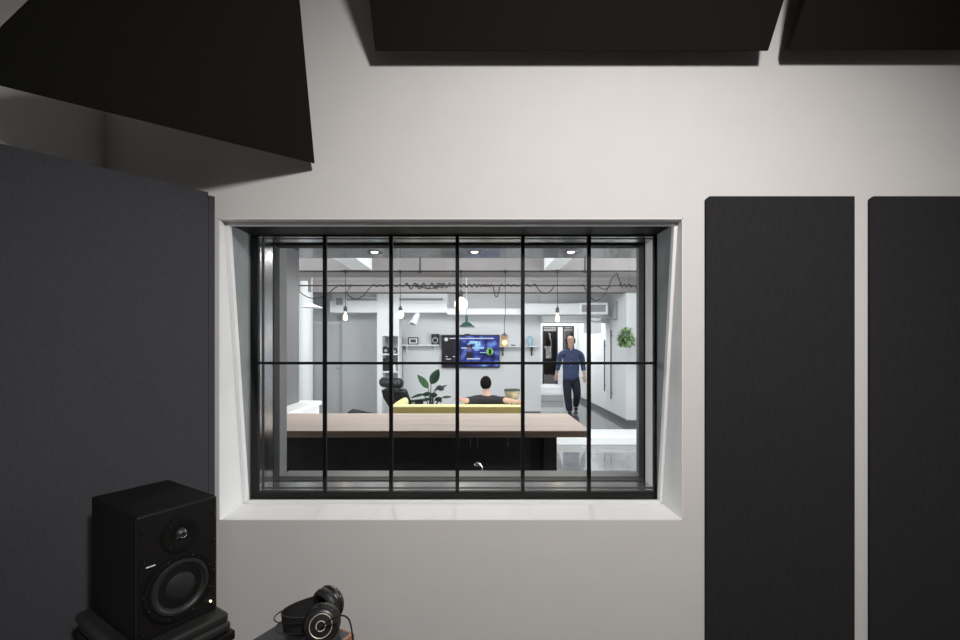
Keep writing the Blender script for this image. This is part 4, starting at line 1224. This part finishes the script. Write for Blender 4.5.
Rr = [(.125, .09), (.13, .09), (.13, .09), (.085, .06), .055, .055, .05, .05, .04,
      .05, .046, .043, .034, (.030, .02), .05, .046, .043, .034, (.030, .02),
      .085, .062, .042, .042, .03, .085, .062, .042, .042, .03]
bm = skinned(V, E, Rr)
fingers(bm, V[13], Vector((0, -.2, -1)), Vector((-1, 0, 0)), Vector((0, 1, 0)))
fingers(bm, V[18], Vector((-.1, .1, -1)), Vector((1, 0, 0)), Vector((0, 1, 0)))
skull(bm, hd, Vector((0, -1, 0)), 1.05)
head_features(bm, hd+Vector((0, 0, .01)), Vector((0, -1, -.05)))
bm = fuse(bm, .007, 2)
n0 = len(bm.faces)
for q_ in (-1, 1):
    ball(bm, hd+Vector((q_*.031, -.088, .022)), .011, .006, .007, 2)
bm_mat(bm, n0, 1)
n0 = len(bm.faces)
ball(bm, hd+Vector((0, -.090, -.052)), .024, .006, .006, 2)
bm_mat(bm, n0, 2)
for v in bm.verts: v.co.z = max(v.co.z, .004)
obj('body', bm, [M['skin'], M['eye'], M['lip']], man, smooth=True)
# shirt with rolled sleeves
SV = [mp(571, 382.5), mp(571, 374), mp(571, 361), mp(571, 353.2), mp(570.7, 349.8),
      mp(576.5, 351.6), mp(581.3, 354, .02), mp(583.1, 365.5, .03), mp(583.8, 371.5, 0.0), mp(565, 351.6), mp(560.3, 354), mp(558.6, 365, .05), mp(557.3, 370.5, .09)]
SE = [(0, 1), (1, 2), (2, 3), (3, 4), (3, 5), (5, 6), (6, 7), (7, 8), (3, 9), (9, 10), (10, 11), (11, 12)]
bm = skinned(SV, SE, [(.182, .135), (.19, .13), (.21, .132), (.185, .115), (.085, .085), .098, .076, .060, .055, .098, .076, .060, .055])
sh = obj('shirt', bm, M['shirt'], man, smooth=True)
b = NB()
for q_ in (-1, 1):
    prism(b, [V[5]+Vector((q_*.012, -.085, -.045)), V[5]+Vector((q_*.075, -.062, -.005)), V[5]+Vector((q_*.06, -.088, -.075))], (0, .012, 0))
obj('collar', b, M['shirt'], sh)
for k in range(4):
    b = NB(); ball(b, mp(571, 356+5*k, -.135), .007, .004, .007, 1); obj('button', b, M['white'], sh)
JV = [mp(571, 374.5), mp(567.3, 381), mp(567.5, 394.5, -.09), mp(569.7, 412.0, -.04), mp(575.2, 381), mp(577.3, 394, 0), mp(575.6, 406.5, .33)]
JE = [(0, 1), (1, 2), (2, 3), (0, 4), (4, 5), (5, 6)]
bm = skinned(JV, JE, [(.15, .115), .118, .092, .078, .118, .090, .072])
obj('jeans', bm, M['jeans'], man, smooth=True)
for f0, f1, f2 in ((V[21], V[22], V[23]), (V[26], V[27], V[28])):
    bm = skinned([f0+Vector((0, .02, -.03)), f1+Vector((0, 0, 0)), f2], [(0, 1), (1, 2)], [.052, .052, .042])
    for v in bm.verts: v.co.z = max(v.co.z, 0.003)
    obj('shoe', bm, M['black'], man, smooth=True)
# hair around the back and sides of the head
b = NB()
t = bmesh.new(); bmesh.ops.create_icosphere(t, subdivisions=4, radius=1)
c0 = hd+Vector((0, .008, .015))
for v in t.verts: v.co = c0+Vector((v.co.x*.098, v.co.y*.112, v.co.z*.108))
bmesh.ops.delete(t, geom=[v for v in t.verts if v.co.z > hd.z+.070 or v.co.z < hd.z-.045 or v.co.y < hd.y-.045], context='VERTS')
thicken(t, -.012); merge(b, t)
obj('hair', b, M['hair'], man, smooth=True)

# --- the seated man, seen from behind
sy = 6.78
def sp(px, py, Y): return at(px, py, Y)
hd2 = Vector((X(485.8, sy), sy, Z(384.0, sy)))
pel = Vector((hd2.x, 7.12, .40))
sit = thing('person', 'dark-haired man in a charcoal tee sitting with arms spread along the sofa back', 'person', (pel.x, pel.y, .30))
nk = Vector((hd2.x+.01, 6.80, Z(396, 6.8)))
V = [pel, pel.lerp(nk, .4), pel.lerp(nk, .75)+Vector((0, 0, -.02)), nk+Vector((0, .01, -.05)), nk+Vector((0, 0, .02)), hd2+Vector((.003, .02, -.075)), hd2+Vector((0, .01, -.03)), hd2+Vector((0, .005, .035)), hd2+Vector((0, .01, .065)),
     sp(495, 400.3, 6.78), sp(499, 401.2, 6.74), sp(507, 402.6, 6.60), sp(515, 402.6, 6.52), sp(519, 402.6, 6.52),
     sp(475, 400.3, 6.78), sp(471.5, 401.2, 6.74), sp(464.5, 401.8, 6.56), sp(462.5, 400.2, 6.66), sp(459.5, 398.5, 6.74),
     pel+Vector((.1, .02, 0)), Vector((pel.x+.14, 7.52, .47)), Vector((pel.x+.15, 7.62, .10)), Vector((pel.x+.15, 7.78, .05)),
     pel+Vector((-.1, .02, 0)), Vector((pel.x-.14, 7.52, .47)), Vector((pel.x-.15, 7.62, .10)), Vector((pel.x-.15, 7.78, .05))]
for k in (11, 12, 13, 16): V[k].z = max(V[k].z, zt*0+Z(405.6, SY)+.052) if k in (11, 16) else max(V[k].z, Z(405.6, SY)+.04)
E = [(0, 1), (1, 2), (2, 3), (3, 4), (4, 5), (5, 6), (6, 7), (7, 8), (3, 9), (9, 10), (10, 11), (11, 12), (12, 13), (3, 14), (14, 15), (15, 16), (16, 17), (17, 18),
     (0, 19), (19, 20), (20, 21), (21, 22), (0, 23), (23, 24), (24, 25), (25, 26)]
Rr = [(.12, .09), (.12, .09), (.14, .09), (.10, .075), .055, .055, .05, .05, .04,
      .068, .055, .043, .034, (.026, .02), .068, .055, .043, .034, (.026, .02),
      .085, .062, .045, .04, .085, .062, .045, .04]
bm = skinned(V, E, Rr)
fingers(bm, V[13], Vector((1, 0, -.1)), Vector((0, 1, 0)), Vector((0, 0, 1)), .95)
fingers(bm, V[18], Vector((-.6, .5, .1)), Vector((.4, .6, 0)), Vector((0, 0, 1)), .95)
skull(bm, hd2, Vector((0, 1, 0)), .86)
head_features(bm, hd2+Vector((0, 0, .005)), Vector((0, 1, -.05)), .85)
bm = fuse(bm, .007, 2)
n0 = len(bm.faces)
for q_ in (-1, 1): ball(bm, hd2+Vector((q_*.028, .084, .018)), .010, .006, .007, 2)
bm_mat(bm, n0, 1)
n0 = len(bm.faces)
ball(bm, hd2+Vector((0, .086, -.048)), .022, .006, .006, 2)
bm_mat(bm, n0, 2)
obj('body', bm, [M['skin'], M['eye'], M['lip']], sit, smooth=True)
SV = [pel, V[1], V[2], V[3]+Vector((0, 0, -.005)), V[9], V[10], V[10].lerp(V[11], .85), V[14], V[15], V[15].lerp(V[16], .75)]
SE = [(0, 1), (1, 2), (2, 3), (3, 4), (4, 5), (5, 6), (3, 7), (7, 8), (8, 9)]
bm = skinned(SV, SE, [(.165, .12), (.165, .12), (.185, .12), (.135, .098), .085, .075, .064, .085, .075, .064])
obj('tee_shirt', bm, M['tee'], sit, smooth=True)
bm = skinned([V[0], V[19], V[20], V[21]-Vector((0, 0, -.05)), V[23], V[24], V[25]-Vector((0, 0, -.05))], [(0, 1), (1, 2), (2, 3), (0, 4), (4, 5), (5, 6)], [(.15, .11), .10, .08, .065, .10, .08, .065])
obj('jeans', bm, M['jeans'], sit, smooth=True)
for a_, c_ in ((V[21], V[22]), (V[25], V[26])):
    bm = skinned([a_+Vector((0, -.02, -.05)), c_], [(0, 1)], [.05, .042])
    for v in bm.verts: v.co.z = max(v.co.z, .002)
    obj('shoe', bm, M['white'], sit, smooth=True)
b = NB()
t = bmesh.new(); bmesh.ops.create_icosphere(t, subdivisions=4, radius=1)
c0 = hd2+Vector((0, -.004, .018))
for v in t.verts: v.co = c0+Vector((v.co.x*.072, v.co.y*.094, v.co.z*.092))
bmesh.ops.delete(t, geom=[v for v in t.verts if (v.co.y > hd2.y+.055 and v.co.z < hd2.z+.05) or v.co.z < hd2.z-.062 or (v.co.z < hd2.z-.02 and v.co.y > hd2.y+.02)], context='VERTS')
thicken(t, -.012); merge(b, t)
obj('hair', b, M['hair'], sit, smooth=True)

# ------------------------------------------------------------------ the glazed back room: coats on a rail
cr = thing('clothes_rack', 'dark clothes rack seen through the end wall glazing', 'rack', (X(558, 13.2), 13.2, 0))
rx0, rx1 = X(538, 13.2), X(578, 13.2)
b = NB(); tube(b, [(rx0, 13.2, 1.98), (rx1, 13.2, 1.98)], .014, 8); obj('rail', b, M['black'], cr, smooth=True)
for xx in (rx0, rx1):
    b = NB(); tube(b, [(xx, 13.2, .02), (xx, 13.2, 1.98)], .014, 8); obj('post', b, M['black'], cr, smooth=True)
    b = NB(); box(b, xx-.02, xx+.02, 12.95, 13.45, 0, .025, .004); obj('foot', b, M['black'], cr)
rnd = random.Random(11)
xs = [544.8, 546.6, 548.6, 550.4, 552.4, 554.0, 555.6, 566.3, 568.6, 570.8, 572.6]
for k, px in enumerate(xs):
    x = X(px, 13.2)
    wdt = rnd.uniform(.014, .019)
    r = thing('hanging_coat', 'long dark brown garment hanging on the rack behind the corridor end glazing', 'coat', (x, 13.2, .55), group='dark garments on the rack')
    b = NB()
    zb = .55+rnd.uniform(0, .2)
    prism(b, [(x-.008, 13.0, 1.90), (x+.008, 13.0, 1.90), (x+wdt, 12.98, 1.1), (x+wdt*1.15, 12.96, zb), (x-wdt*1.15, 12.96, zb), (x-wdt, 12.98, 1.1)], (0, .42, 0), .004)
    obj('cloth', b, M['brown'], r)
    b = NB(); tube(b, [(x, 13.2, 1.89), (x, 13.18, 1.955), (x, 13.184, 1.985), (x, 13.2, 1.997), (x, 13.216, 1.985)], .004, 6); obj('hook', b, M['silver'], r)
